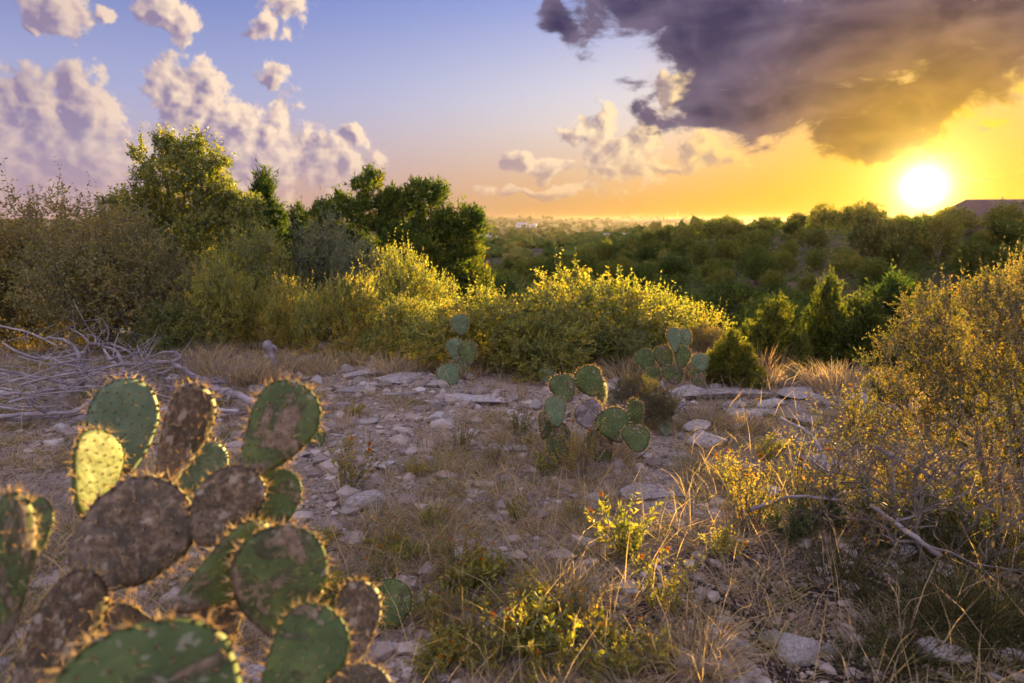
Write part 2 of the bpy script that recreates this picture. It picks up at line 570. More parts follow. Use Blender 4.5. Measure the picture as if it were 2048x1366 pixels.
# ------------------------------------------------------------------ the ground, one sheet out to the horizon
def build_ground():
    rad = np.concatenate([[0.25], 0.6 * 1.031 ** np.arange(0, 400)])
    rad = rad[rad < 4300]
    th = np.concatenate([np.linspace(-50, 50, 320), np.linspace(50, 310, 130)[1:-1]])
    T, Q = np.meshgrid(np.radians(th), rad)
    x, y = Q * np.sin(T), Q * np.cos(T)
    z = ground_z(x, y)
    nr, nt = x.shape
    V = np.stack([x, y, z], -1).reshape(-1, 3)
    i, j = np.meshgrid(np.arange(nr - 1), np.arange(nt), indexing='ij')
    a = (i * nt + j).ravel()
    b = (i * nt + (j + 1) % nt).ravel()
    F = np.stack([a, a + nt, b + nt, b], 1)[:, ::-1]
    V = np.vstack([V, [[0, 0, gz(0, 0)]]])
    jj = np.arange(nt)
    C = np.stack([np.full(nt, len(V) - 1), jj, (jj + 1) % nt], 1)[:, ::-1]
    tag(obj('ground', mesh_np('ground', V, [F, C], [ground_material()], smooth=True)), kind='structure')


build_ground()


# ------------------------------------------------------------------ tubes, leaves, growing plants
class Geo:
    """collects numpy geometry of quads/tris with a per-face random value and a material index"""
    def __init__(self):
        self.V, self.Q, self.T, self.rq, self.rt, self.mq, self.mt, self.n = [], [], [], [], [], [], [], 0

    def add(self, V, Q=None, T=None, rnd=None, mi=0):
        V = np.asarray(V, float).reshape(-1, 3)
        if Q is not None and len(Q):
            Q = np.asarray(Q)
            self.Q.append(Q + self.n)
            self.rq.append(np.full(len(Q), 0.5) if rnd is None else np.broadcast_to(rnd, (len(Q),)))
            self.mq.append(np.full(len(Q), mi))
        if T is not None and len(T):
            T = np.asarray(T)
            self.T.append(T + self.n)
            self.rt.append(np.full(len(T), 0.5) if rnd is None else np.broadcast_to(rnd, (len(T),)))
            self.mt.append(np.full(len(T), mi))
        self.V.append(V)
        self.n += len(V)

    def mesh(self, name, mats, smooth=False):
        f, r, mi = [], [], []
        if self.Q:
            f.append(np.concatenate(self.Q)); r += self.rq; mi += self.mq
        if self.T:
            f.append(np.concatenate(self.T)); r += self.rt; mi += self.mt
        return mesh_np(name, np.concatenate(self.V), f, mats, {'rnd': np.concatenate(r)}, np.concatenate(mi), smooth)


def tube(pts, rad, sides=5, cap=True):
    pts = np.asarray(pts, float)
    n = len(pts)
    rad = np.broadcast_to(np.asarray(rad, float), (n,))
    tan = np.empty_like(pts)
    tan[1:-1] = pts[2:] - pts[:-2]
    tan[0], tan[-1] = pts[1] - pts[0], pts[-1] - pts[-2]
    tan = unit(tan)
    ref = np.array([0.31, 0.17, 0.93]) if abs(tan[0][2]) < 0.8 else np.array([0.9, 0.3, 0.1])
    u = unit(np.cross(tan, ref))
    w = np.cross(tan, u)
    a = np.arange(sides) * 2 * math.pi / sides
    ring = u[:, None] * np.cos(a)[None, :, None] + w[:, None] * np.sin(a)[None, :, None]
    V = pts[:, None] + ring * rad[:, None, None]
    i, j = np.meshgrid(np.arange(n - 1), np.arange(sides), indexing='ij')
    k = (j + 1) % sides
    Q = np.stack([i * sides + j, i * sides + k, (i + 1) * sides + k, (i + 1) * sides + j], -1).reshape(-1, 4)
    V = V.reshape(-1, 3)
    if cap:
        V = np.vstack([V, pts[-1] + tan[-1] * rad[-1] * 0.7])
        j = np.arange(sides)
        T = np.stack([(n - 1) * sides + j, (n - 1) * sides + (j + 1) % sides, np.full(sides, len(V) - 1)], 1)
        return V, Q, T
    return V, Q, None


def leaves(geo, pos, dirs, length, width, rng, rnd=None, mi=0, fold=0.25, flat=None):
    """many leaves at once: a folded rhombus each"""
    n = len(pos)
    dirs = unit(dirs)
    nrm = rng.normal(size=(n, 3))
    if flat is not None:
        nrm = nrm * (1 - flat) + np.array([0, 0, 1.0]) * flat * 1.5
    side = unit(np.cross(dirs, nrm))
    up = np.cross(side, dirs)
    L = np.broadcast_to(length, (n,))[:, None]
    W = np.broadcast_to(width, (n,))[:, None]
    a = pos
    tip = pos + dirs * L
    m1 = pos + dirs * L * 0.5 + side * W * 0.5 + up * W * fold
    m2 = pos + dirs * L * 0.5 - side * W * 0.5 + up * W * fold
    V = np.stack([a, m1, tip, m2], 1).reshape(-1, 3)
    b = np.arange(n) * 4
    T = np.concatenate([np.stack([b, b + 1, b + 2], 1), np.stack([b, b + 2, b + 3], 1)])
    r = rng.random(n) if rnd is None else rnd
    geo.add(V, T=T, rnd=np.concatenate([r, r]), mi=mi)


def blades(geo, pos, dirs, length, width, bend, rng, rnd=None, mi=0):
    """grass blades: base pair, middle pair, tip"""
    n = len(pos)
    dirs = unit(dirs)
    a = rng.random(n) * 2 * math.pi
    hor = np.stack([np.cos(a), np.sin(a), np.zeros(n)], 1)
    side = unit(np.cross(dirs, hor) + 1e-4)
    L = np.broadcast_to(length, (n,))[:, None]
    W = np.broadcast_to(width, (n,))[:, None]
    out = dirs.copy()
    out[:, 2] = 0
    out = unit(out + 0.2 * hor)
    B = np.broadcast_to(bend, (n,))[:, None] * L
    mid = pos + dirs * L * 0.55 + out * B * 0.25
    tip = pos + dirs * L + out * B - np.array([0, 0, 1.0]) * B * 0.35
    V = np.stack([pos - side * W / 2, pos + side * W / 2, mid + side * W * 0.4, mid - side * W * 0.4, tip], 1).reshape(-1, 3)
    b = np.arange(n) * 5
    r = rng.random(n) if rnd is None else rnd
    T = np.concatenate([np.stack([b, b + 1, b + 2], 1), np.stack([b, b + 2, b + 3], 1), np.stack([b + 3, b + 2, b + 4], 1)])
    geo.add(V, T=T, rnd=np.concatenate([r, r, r]), mi=mi)


def lobed_targets(rng, lobes, count, shell=0.6, low=0.03):
    """points through a crown made of several ellipsoids; more of them near the surface"""
    vol = np.array([l[3] * l[4] * l[5] for l in lobes]) ** 0.8
    pick = rng.choice(len(lobes), count, p=vol / vol.sum())
    L = np.array(lobes)[pick]
    d = unit(rng.normal(size=(count, 3)))
    r = np.where(rng.random(count) < shell, 0.72 + 0.33 * rng.random(count), rng.random(count) ** 0.5)
    P = L[:, :3] + d * r[:, None] * L[:, 3:6]
    return P[P[:, 2] > low], d[P[:, 2] > low]


def skeleton(rng, targets, stems, step=0.16, wander=0.25, bias=0.35, tip_r=0.0022, power=2.35):
    """join every target to the growing framework; returns chains of (points, radii)"""
    cap = len(targets) * 16 + 600
    pos = np.zeros((cap, 3))
    par = np.full(cap, -1)
    dep = np.zeros(cap)
    n = 0
    chains = []
    for s in stems:
        ids = []
        for k, p in enumerate(s):
            pos[n] = p
            par[n] = -1 if k == 0 else n - 1
            dep[n] = 0 if k == 0 else dep[n - 1] + np.linalg.norm(pos[n] - pos[n - 1])
            ids.append(n)
            n += 1
        chains.append(ids)
    base = np.mean([s[0] for s in stems], 0)
    order = np.argsort(np.linalg.norm(targets - base, axis=1))
    for q in order:
        t = targets[q]
        dd = np.linalg.norm(pos[:n] - t, axis=1)
        i = int(np.argmin(dd + bias * dep[:n]))
        dist = dd[i]
        k = int(min(14, max(1, round(dist / step))))
        if n + k >= cap:
            break
        f = np.arange(1, k + 1)[:, None] / k
        path = pos[i] * (1 - f) + t * f
        if k > 1:
            w = np.sin(f * math.pi) * dist * wander
            path = path + w * rng.normal(size=3) * 0.5 + rng.normal(size=path.shape) * step * 0.13 * (f < 1)
            path[:, 2] += (w * 0.25)[:, 0]
        ids = [i]
        for p in path:
            pos[n] = p
            par[n] = ids[-1]
            dep[n] = dep[ids[-1]] + np.linalg.norm(p - pos[ids[-1]])
            ids.append(n)
            n += 1
        chains.append(ids)
    acc = np.zeros(n)
    kids = np.bincount(par[:n][par[:n] >= 0], minlength=n)
    acc[kids == 0] = tip_r ** power
    for i in range(n - 1, -1, -1):
        if par[i] >= 0:
            acc[par[i]] += acc[i]
    rad = acc ** (1 / power)
    out = []
    for ids in chains:
        r = rad[ids].copy()
        if len(ids) > 1 and len(out) >= len(stems):
            r[0] = min(r[0], r[1] * 1.25)
        out.append((pos[ids], r))
    return out


def random_lobes(rng, w, d, h, n, low=0.12):
    out = []
    for k in range(n):
        a = rng.random() * 2 * math.pi
        q = rng.random() ** 0.6
        s = 0.26 + 0.20 * rng.random()
        x, y = math.cos(a) * q * (w / 2) * 0.72, math.sin(a) * q * (d / 2) * 0.72
        zz = h * (low + (0.86 - 0.38 * q - low) * (0.25 + 0.75 * rng.random()))
        out.append((x, y, zz, s * w * 0.62, s * d * 0.62, s * h * 0.75))
    return out


def plant_meshes(seed, w, d, h, leaf, wood='twig', n_t=700, stems=6, lobes=None, sprigs=3, per=9, leaf_l=0.026, leaf_w=0.015, sprig_l=0.13,
                 kind='leaf', spread=0.5, trunk_h=0.0, n_lobes=9, shell=0.6, up=0.35, spikes=30, tip_r=0.0022, bare=0.0, low=0.12, lean=(0, 0)):
    """one shrub or tree: a mesh of branches and a mesh of leaves"""
    rng = np.random.default_rng(seed)
    lobes = lobes or random_lobes(rng, w, d, h, n_lobes, low)
    T, _ = lobed_targets(rng, lobes, n_t, shell)
    C = np.array([0, 0, h * 0.35])
    st = []
    for k in range(stems):
        a = rng.random() * 2 * math.pi
        o = np.array([math.cos(a), math.sin(a), 0]) * 0.04 * stems ** 0.5 * min(1, w)
        top = np.array([math.cos(a) * w * 0.16 * spread + lean[0], math.sin(a) * d * 0.16 * spread + lean[1], max(trunk_h, h * 0.22) * (0.8 + 0.4 * rng.random())])
        pts = [o * 0.7 - np.array([0, 0, 0.08])]
        for f in (0.35, 0.7, 1.0):
            pts.append(o + (top - o) * f + rng.normal(size=3) * 0.02 * h)
        st.append(pts)
    ch = skeleton(rng, T, st, step=max(0.07, h * 0.075), tip_r=tip_r)
    gw = Geo()
    for k, (p, r) in enumerate(ch):
        if len(p) < 2:
            continue
        V, Q, T3 = tube(p, r, 7 if k < stems else (4 if r[0] > 0.006 else 3))
        gw.add(V, Q, T3)
    gl = Geo()
    out = unit(T - C)
    keep = rng.random(len(T)) > bare
    Tl, Ol = T[keep], out[keep]
    m = sprigs
    n = len(Tl)
    base = np.repeat(Tl, m, 0)
    sd = unit(np.repeat(Ol, m, 0) * 0.7 + rng.normal(size=(n * m, 3)) * 0.55 + np.array([0, 0, up]))
    sl = sprig_l * (0.5 + rng.random(n * m))
    if spikes:                                   # a few longer shoots that break the outline
        hi = np.argsort(-Tl[:, 2] / h - 0.5 * np.hypot(Tl[:, 0] / w, Tl[:, 1] / d) + rng.random(n) * 0.25)[:spikes] * m
        sl[hi] *= 1.8
        sd[hi] = unit(sd[hi] * 0.4 + np.array([0, 0, 1.0]))
    crown_rnd = np.repeat(rng.random(n) * 0.45, m)
    if kind == 'leaf':
        # sprig stalks as thin three-sided tubes, all at once
        e = unit(np.cross(sd, np.array([0.2, 0.3, 0.9])))
        w2 = np.cross(sd, e)
        rr = 0.0016
        a0 = base + e * rr
        a1 = base - e * rr * 0.5 + w2 * rr * 0.87
        a2 = base - e * rr * 0.5 - w2 * rr * 0.87
        tip = base + sd * sl[:, None]
        V = np.stack([a0, a1, a2, tip], 1).reshape(-1, 3)
        b = np.arange(n * m) * 4
        gw.add(V, T=np.concatenate([np.stack([b, b + 1, b + 3], 1), np.stack([b + 1, b + 2, b + 3], 1), np.stack([b + 2, b, b + 3], 1)]))
        s = np.repeat(np.arange(n * m), per)
        f = (np.tile(np.arange(per), n * m) + 0.3 + rng.random(len(s)) * 0.7) / per
        lp = base[s] + sd[s] * (sl[s] * f)[:, None]
        ld = unit(sd[s] * 0.6 + rng.normal(size=(len(s), 3)) * 0.75)
        z = 0.65 + 0.7 * rng.random(len(s))
        leaves(gl, lp, ld, leaf_l * z, leaf_w * z, rng, rnd=np.clip(crown_rnd[s] + rng.random(len(s)) * 0.55, 0, 1))
    else:                                        # juniper: feathery sprays of scale leaves
        s = np.repeat(np.arange(n * m), per)
        f = rng.random(len(s)) ** 0.8
        lp = base[s] + sd[s] * (sl[s] * f)[:, None]
        ld = unit(sd[s] * 1.0 + rng.normal(size=(len(s), 3)) * 0.55)
        z = 0.6 + 0.8 * rng.random(len(s))
        leaves(gl, lp, ld, leaf_l * z, leaf_w * z, rng, rnd=np.clip(crown_rnd[s] + rng.random(len(s)) * 0.55, 0, 1))
    return gw.mesh('branches', [M[wood]], smooth=True), gl.mesh('leaves', [M[leaf]])


def place_plant(name, meshes, loc, rotz, scale, label, cat, group=None, parts=('trunk', 'crown')):
    o = obj(name, None, loc=loc, rot=(0, 0, rotz), scale=scale)
    o.empty_display_size = 0.2
    tag(o, label, cat, group)
    obj(parts[0], meshes[0], o)
    c = obj(parts[1], meshes[1], o)
    c['kind'] = 'stuff'
    return o


# ------------------------------------------------------------------ shrubs and trees around the clearing
PL = {}
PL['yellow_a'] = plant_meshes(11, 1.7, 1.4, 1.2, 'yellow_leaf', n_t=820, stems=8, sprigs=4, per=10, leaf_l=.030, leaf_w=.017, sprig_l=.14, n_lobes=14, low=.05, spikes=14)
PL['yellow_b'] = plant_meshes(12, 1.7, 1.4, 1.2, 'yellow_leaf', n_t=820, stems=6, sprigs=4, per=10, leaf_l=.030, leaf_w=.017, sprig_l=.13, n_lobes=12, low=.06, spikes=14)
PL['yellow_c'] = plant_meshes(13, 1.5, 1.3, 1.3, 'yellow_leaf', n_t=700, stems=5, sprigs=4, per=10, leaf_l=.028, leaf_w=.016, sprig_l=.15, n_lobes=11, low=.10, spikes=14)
PL['green_a'] = plant_meshes(14, 1.7, 1.4, 1.2, 'oak_leaf', n_t=800, stems=6, sprigs=4, per=10, leaf_l=.030, leaf_w=.017, sprig_l=.13, n_lobes=13, low=.06, spikes=14)
PL['brown_a'] = plant_meshes(21, 2.6, 2.0, 1.9, 'brown_leaf', n_t=1700, stems=10, sprigs=4, per=9, leaf_l=.032, leaf_w=.018, sprig_l=.20, n_lobes=22, low=.05, bare=.12, spikes=60)
PL['brown_b'] = plant_meshes(22, 2.2, 1.8, 1.7, 'brown_leaf', n_t=1500, stems=9, sprigs=4, per=9, leaf_l=.032, leaf_w=.018, sprig_l=.20, n_lobes=20, low=.05, bare=.15, spikes=60)
PL['grey_a'] = plant_meshes(31, 1.6, 1.3, 1.6, 'grey_leaf', n_t=800, stems=5, sprigs=4, per=9, leaf_l=.032, leaf_w=.018, sprig_l=.14, n_lobes=11, low=.1, spikes=20)
OAK = [(-.55, 0, 1.85, .7, .6, .38), (.25, 0, 1.95, .85, .6, .38), (.95, 0, 2.1, .55, .45, .36), (-1.1, 0, 1.6, .5, .4, .35), (0, 0, 2.55, .80, .75, .55), (-.62, 0, 2.15, .50, .5, .42), (.55, 0, 2.35, .55, .5, .45), (1.12, -.2, 1.65, .62, .5, .50), (-.60, 0, 2.95, .16, .16, .34),
       (.05, .1, 3.02, .48, .45, .30), (-1.08, 0, 2.05, .34, .35, .26), (.5, -.4, 1.6, .6, .5, .5), (-.4, -.3, 1.5, .7, .5, .5), (.62, 0, 2.85, .35, .3, .22), (1.4, 0, 1.2, .4, .4, .45),
       (.35, 0, 3.22, .14, .14, .20), (-.2, 0, 3.2, .2, .2, .18), (.3, -.3, 1.0, .9, .6, .45)]
PL['oak'] = plant_meshes(41, 2.8, 2.2, 3.3, 'oak_leaf', 'bark', n_t=2000, stems=3, lobes=[(a, b, c, d * .80, e * .80, f * .80) for a, b, c, d, e, f in OAK], sprigs=4, per=9, leaf_l=.047, leaf_w=.027, sprig_l=.16, trunk_h=1.1, tip_r=.003, spikes=50)
JUN = [(-.9, 0, 2.15, .36, .30, .16), (-.35, 0, 2.42, .36, .3, .22), (.1, 0, 2.2, .42, .35, .22), (.9, 0, 2.12, .36, .3, .20), (-1.12, 0, 2.42, .28, .30, .16), (-.75, .1, 2.60, .36, .35, .18), (-.40, 0, 2.90, .24, .26, .16), (-.28, 0, 3.08, .12, .14, .14), (.05, .1, 2.62, .34, .32, .20), (.45, 0, 2.72, .34, .32, .22),
       (.72, 0, 2.78, .16, .2, .18), (.66, -.1, 2.35, .32, .32, .18), (1.12, 0, 2.38, .26, .26, .22), (1.30, 0, 2.20, .18, .2, .18), (1.08, .1, 1.92, .32, .3, .16), (.35, -.3, 2.05, .45, .4, .22),
       (-.75, 0, 1.85, .42, .4, .26), (-.2, .2, 1.55, .6, .5, .4), (.6, 0, 1.45, .65, .5, .42), (1.15, 0, 1.10, .42, .4, .36), (-.7, 0, 1.2, .5, .5, .4), (.2, 0, .8, 1.1, .7, .4)]
PL['juniper_open'] = plant_meshes(51, 2.6, 2.0, 3.2, 'juniper_leaf', 'bark', n_t=2300, stems=4, lobes=JUN, sprigs=4, per=10, leaf_l=.080, leaf_w=.020, sprig_l=.15, trunk_h=1.0, kind='juniper', tip_r=.0028,
                                  shell=.75, up=.5, spikes=0)


def cone_lobes(rng, w, h, n):
    out = []
    for k in range(n):
        f = (k + .5) / n
        a = rng.random() * 6.28
        q = (1 - f) ** .8 * w * .30
        s = .16 * w * (1.25 - f) + .05
        out.append((math.cos(a) * q, math.sin(a) * q, h * (.08 + .86 * f), s * 1.25, s * 1.25, h * .10 + .04))
    return out


_r = np.random.default_rng(5)
PL['juniper_cone'] = plant_meshes(52, 1.4, 1.4, 2.4, 'juniper_leaf', 'bark', n_t=1000, stems=1, lobes=cone_lobes(_r, 1.4, 2.4, 22), sprigs=4, per=12, leaf_l=.070, leaf_w=.017, sprig_l=.15, trunk_h=1.7, kind='juniper', tip_r=.0025, shell=.7, up=.6, spikes=14)
PL['juniper_bush'] = plant_meshes(53, 2.2, 2.0, 2.0, 'warm_juniper_leaf', 'bark', n_t=1300, stems=3, lobes=cone_lobes(_r, 2.4, 2.0, 30), sprigs=4, per=12, leaf_l=.070, leaf_w=.017, sprig_l=.16, trunk_h=.9, kind='juniper', tip_r=.0025, shell=.7, up=.5, spikes=20)
GOLD_L = [(-.35, 0, .95, .50, .5, .28), (.15, 0, 1.05, .55, .5, .22), (-.75, -.1, .72, .34, .4, .26), (.6, 0, .9, .6, .5, .3), (-.3, -.3, .55, .6, .4, .3), (.4, -.3, .5, .7, .4, .3), (-.85, 0, .42, .30, .3, .2), (.1, 0, 1.28, .12, .12, .10), (1.0, 0, .6, .5, .5, .4)]
PL['gold_bush'] = plant_meshes(61, 2.0, 1.3, 1.3, 'olive_leaf', 'twig', n_t=1700, stems=9, lobes=GOLD_L, sprigs=4, per=12, leaf_l=.019, leaf_w=.010, sprig_l=.11, bare=.10, spikes=24, tip_r=.0020, low=.05)
PL['thorn_bush'] = plant_meshes(62, 1.5, 1.0, .75, 'olive_leaf', 'twig', n_t=420, stems=6, sprigs=3, per=5, leaf_l=.018, leaf_w=.008, sprig_l=.09, bare=.72, spikes=0, n_lobes=10, low=.02, tip_r=.0019, spread=1.6)

SHRUBS = [
    # kind, column, width in px, top row, distance, turn, name, label, category
    ('brown_a', 70, 420, 372, 9.0, .3, 'shrub', 'tall brownish twiggy shrub at the left edge behind the dead branches', 'shrub'),
    ('brown_b', 245, 310, 405, 8.3, 1.9, 'shrub', 'brown and olive twiggy shrub just in front of the live oak', 'shrub'),
    ('oak', 385, 0, 262, 11.0, 0, 'live_oak', 'tallest tree on the left, open live oak rising above the shrubs', 'tree'),
    ('juniper_cone', 548, 110, 338, 13.5, .4, 'juniper', 'dark pointed juniper just to the right of the live oak', 'tree'),
    ('juniper_cone', 612, 90, 408, 13.0, 2.2, 'juniper', 'small dark juniper top between the pointed and the spreading juniper', 'tree'),
    ('grey_a', 640, 170, 412, 10.8, 1.0, 'shrub', 'grey green rounded shrub below the spreading juniper', 'shrub'),
    ('juniper_open', 795, 0, 340, 12.0, 0, 'juniper', 'big spreading juniper with layered flat clumps against the sky', 'tree'),
    ('juniper_bush', 925, 110, 452, 12.6, .7, 'juniper', 'lower juniper on the right flank of the spreading juniper', 'tree'),
    ('grey_a', 735, 170, 455, 9.6, 2.6, 'shrub', 'grey green oak shrub in front of the spreading juniper', 'shrub'),
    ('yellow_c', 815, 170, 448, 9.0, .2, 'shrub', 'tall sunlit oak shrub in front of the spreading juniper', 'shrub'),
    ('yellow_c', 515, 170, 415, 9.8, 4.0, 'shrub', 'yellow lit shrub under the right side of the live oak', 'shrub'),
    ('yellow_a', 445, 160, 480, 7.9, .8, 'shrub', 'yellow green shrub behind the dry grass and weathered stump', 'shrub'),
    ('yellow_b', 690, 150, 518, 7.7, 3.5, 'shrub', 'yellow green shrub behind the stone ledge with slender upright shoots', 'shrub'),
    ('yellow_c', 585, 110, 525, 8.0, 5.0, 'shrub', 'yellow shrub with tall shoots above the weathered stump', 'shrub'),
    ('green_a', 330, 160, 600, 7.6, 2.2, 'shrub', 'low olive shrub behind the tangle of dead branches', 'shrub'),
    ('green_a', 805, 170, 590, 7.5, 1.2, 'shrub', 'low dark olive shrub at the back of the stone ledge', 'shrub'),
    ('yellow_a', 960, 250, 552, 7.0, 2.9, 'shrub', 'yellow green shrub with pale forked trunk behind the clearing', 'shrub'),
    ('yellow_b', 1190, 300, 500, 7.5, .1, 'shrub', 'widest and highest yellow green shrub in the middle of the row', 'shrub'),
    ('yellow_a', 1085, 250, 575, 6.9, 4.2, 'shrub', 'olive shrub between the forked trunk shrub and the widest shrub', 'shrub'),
    ('yellow_c', 1355, 210, 570, 7.9, 3.9, 'shrub', 'yellow green shrub behind the farther prickly pear', 'shrub'),
    ('green_a', 1235, 200, 640, 6.9, 5.4, 'shrub', 'low dark shrub to the left of the farther prickly pear', 'shrub'),
    ('gold_bush', 1400, 150, 655, 7.2, 1.0, 'shrub', 'reddish gold thin shrub behind the single round cactus pad', 'shrub'),
    ('juniper_bush', 1545, 200, 605, 10.5, .2, 'juniper', 'small green juniper behind the tall pale grass plumes', 'tree'),
    ('juniper_bush', 1655, 170, 560, 11.8, 1.2, 'juniper', 'green juniper below the sun, the left one of a close pair', 'tree'),
    ('juniper_bush', 1725, 260, 600, 11.0, 3.0, 'juniper', 'broad dark juniper at the edge below the sun', 'tree'),
    ('juniper_cone', 1775, 190, 552, 12.6, 4.1, 'juniper', 'highest juniper of the group on the slope below the sun', 'tree'),
    ('juniper_bush', 1870, 220, 605, 11.5, 5.0, 'juniper', 'juniper half hidden behind the golden bush on the right', 'tree'),
    ('brown_b', 2030, 200, 520, 8.0, .8, 'shrub', 'dark shrub behind the golden bush at the right edge', 'shrub'),
]
for kind, px, wpx, top, dep, turn, name, label, cat in SHRUBS:
    p = stand(px, dep)
    base_h = {'yellow_a': 1.25, 'yellow_b': 1.25, 'yellow_c': 1.35, 'green_a': 1.25, 'brown_a': 1.95, 'brown_b': 1.75, 'oak': 3.4, 'grey_a': 1.6, 'juniper_open': 3.22,
              'juniper_cone': 2.5, 'juniper_bush': 2.1, 'gold_bush': 1.3}[kind]
    base_w = {'yellow_a': 1.6, 'yellow_b': 1.6, 'yellow_c': 1.4, 'green_a': 1.6, 'brown_a': 2.4, 'brown_b': 2.0, 'grey_a': 1.5, 'juniper_cone': 1.1, 'juniper_bush': 2.0, 'gold_bush': 1.9}.get(kind, 1)
    sz = (top_z(px, top, dep) - p[2]) / base_h
    sx = wpx * dep / FPX * 1.08 / base_w if wpx else sz
    sx = min(max(sx, sz * .62), sz * 1.5)
    place_plant(name, PL[kind], p, turn, (sx, sx, sz), label, cat, 'shrubs and trees around the clearing')

p = stand(2030, 3.75)
place_plant('golden_bush', PL['gold_bush'], p, 0.0, (.74, .9, .93), 'large golden leafed bush at the right edge of the clearing', 'bush')
p = stand(1760, 3.25)
place_plant('thorn_bush', PL['thorn_bush'], p, .6, (1.0, 1.0, .95), 'half bare thorny shrub with pale grey branches before the golden bush', 'bush')
p = stand(1950, 2.75)
place_plant('thorn_bush', PL['thorn_bush'], p, 2.4, (1.1, 1.1, 1.1), 'bare grey thorny branches in the shade at the right edge', 'bush')
p = stand(1465, 6.15)
place_plant('seedling_juniper', PL['juniper_bush'], p, 1.0, (.26, .26, .24), 'knee high green juniper seedling beside the farther prickly pear', 'shrub')
p = stand(1290, 4.9)
place_plant('golden_herb', PL['gold_bush'], p, 2.0, (.26, .26, .28), 'low golden shrub behind the nearer prickly pear', 'shrub')


# ------------------------------------------------------------------ the wooded hillside across the ravine
def far_tree(seed, w, h):
    rng = np.random.default_rng(seed)
    lobes = random_lobes(rng, w, w, h, 11, .3)
    T, dr = lobed_targets(rng, lobes, 520, .8, .4)
    g = Geo()
    for k in range(3):
        a = rng.random() * 6.28
        q = np.array([math.cos(a), math.sin(a), 0])
        V, Q, T3 = tube([q * .1 - [0, 0, .3], q * .25 + [0, 0, h * .25], q * w * .2 + [0, 0, h * .6]], [.14, .11, .05], 5)
        g.add(V, Q, T3, mi=0)
    n = len(T)
    per = 8
    s = np.repeat(np.arange(n), per)
    pos = T[s] + rng.normal(size=(n * per, 3)) * .16
    z = .6 + .8 * rng.random(n * per)
    r = np.clip(np.repeat(rng.random(n) * .5, per) + rng.random(n * per) * .5, 0, 1)
    leaves(g, pos, dr[s] * .6 + rng.normal(size=(n * per, 3)) * .6 + [0, 0, .4], .26 * z, .15 * z, rng, rnd=r, mi=1)
    return g.mesh('far_tree', [M['bark'], M['far_leaf']])


FAR = [far_tree(100 + k, 4.6 + .5 * (k % 3), 3.9 + .5 * (k % 4)) for k in range(6)]
rng = np.random.default_rng(77)
spots = [(at(px, 440, d)[0], d) for px, d in ((1870, 88), (1915, 84), (1950, 90), (1985, 83), (2020, 88), (2050, 82), (2085, 88), (1895, 95), (1935, 78), (2000, 76))]
tries = 0
while len(spots) < 300 and tries < 60000:
    tries += 1
    a = R(rng.uniform(-3, 41))
    r = 26 + 184 * rng.random() ** .8
    if a < R(9) and r < 40:
        continue
    x, y = r * math.sin(a), r * math.cos(a)
    if r > 90 and crest_dist(np.array([x]), np.array([y]))[0] > 60:
        continue
    gap = 2.9 + .012 * r
    if all((x - q[0]) ** 2 + (y - q[1]) ** 2 > gap * gap for q in spots):
        spots.append((x, y))
for k, (x, y) in enumerate(spots):
    s = (.60 + .75 * rng.random() ** 1.5) * (1.0 if math.hypot(x, y) > 45 else .72)
    o = obj('hillside_tree', FAR[int(rng.integers(len(FAR)))], loc=(x, y, gz(x, y) - .15), rot=(0, 0, rng.uniform(0, 6.28)), scale=(s, s, s * rng.uniform(.8, 1.1)))
    az_, r_ = math.degrees(math.atan2(x, y)), math.hypot(x, y)
    side = 'straight ahead' if az_ < 10 else ('left of the sun' if az_ < 26 else 'below or beyond the sun')
    how = 'at the foot of' if r_ < 60 else ('halfway up' if r_ < 100 else 'high on')
    tag(o, f'rounded green tree {how} the wooded hillside {side}', 'tree', f'trees {how} the hillside {side}')


def blob_mass():
    """the far woods: hundreds of small uneven crowns that read as one mass"""
    rng = np.random.default_rng(8)
    bm = bmesh.new()
    bmesh.ops.create_icosphere(bm, subdivisions=2, radius=1)
    bv = np.array([v.co[:] for v in bm.verts])
    bf = np.array([[v.index for v in f.verts] for f in bm.faces])
    bm.free()
    g = Geo()
    n = 3300
    a = np.radians(rng.uniform(-42, 42, n))
    r = 210 * (3600 / 210.) ** rng.random(n)
    x, y = r * np.sin(a), r * np.cos(a)
    keep = ~((np.abs(np.degrees(a) + 2.06) < 1.6) & (r > 480) & (r < 640))      # open ground in front of the white house
    keep &= ~((r < 215) & (crest_dist(x, y) < 60) & (rng.random(n) < .7) & (np.degrees(a) > -3))
    keep &= ~((np.hypot(x - 78, y - 104) < 24) | (np.hypot(x - 55, y - 96) < 9))
    keep &= (fbm(x * .008, y * .008, 3, 3) + rng.random(n) * .3) > .47
    x, y, r = x[keep], y[keep], r[keep]
    z = ground_z(x, y)
    for k in range(len(x)):
        s = rng.uniform(2.0, 3.6) * (1 + r[k] / 2600)
        V = bv * (1 + .28 * rng.normal(size=(len(bv), 1))) * [s, s, s * .85] + [x[k], y[k], z[k] + s * .45]
        g.add(V, T=bf, rnd=np.clip(rng.random() * .6 + rng.random(len(bf)) * .4, 0, 1))
    o = obj('distant_wood', g.mesh('distant_wood', [M['far_leaf']]))
    tag(o, 'hazy mass of scrub woodland filling the valley towards the horizon', 'wood', kind='stuff')


blob_mass()


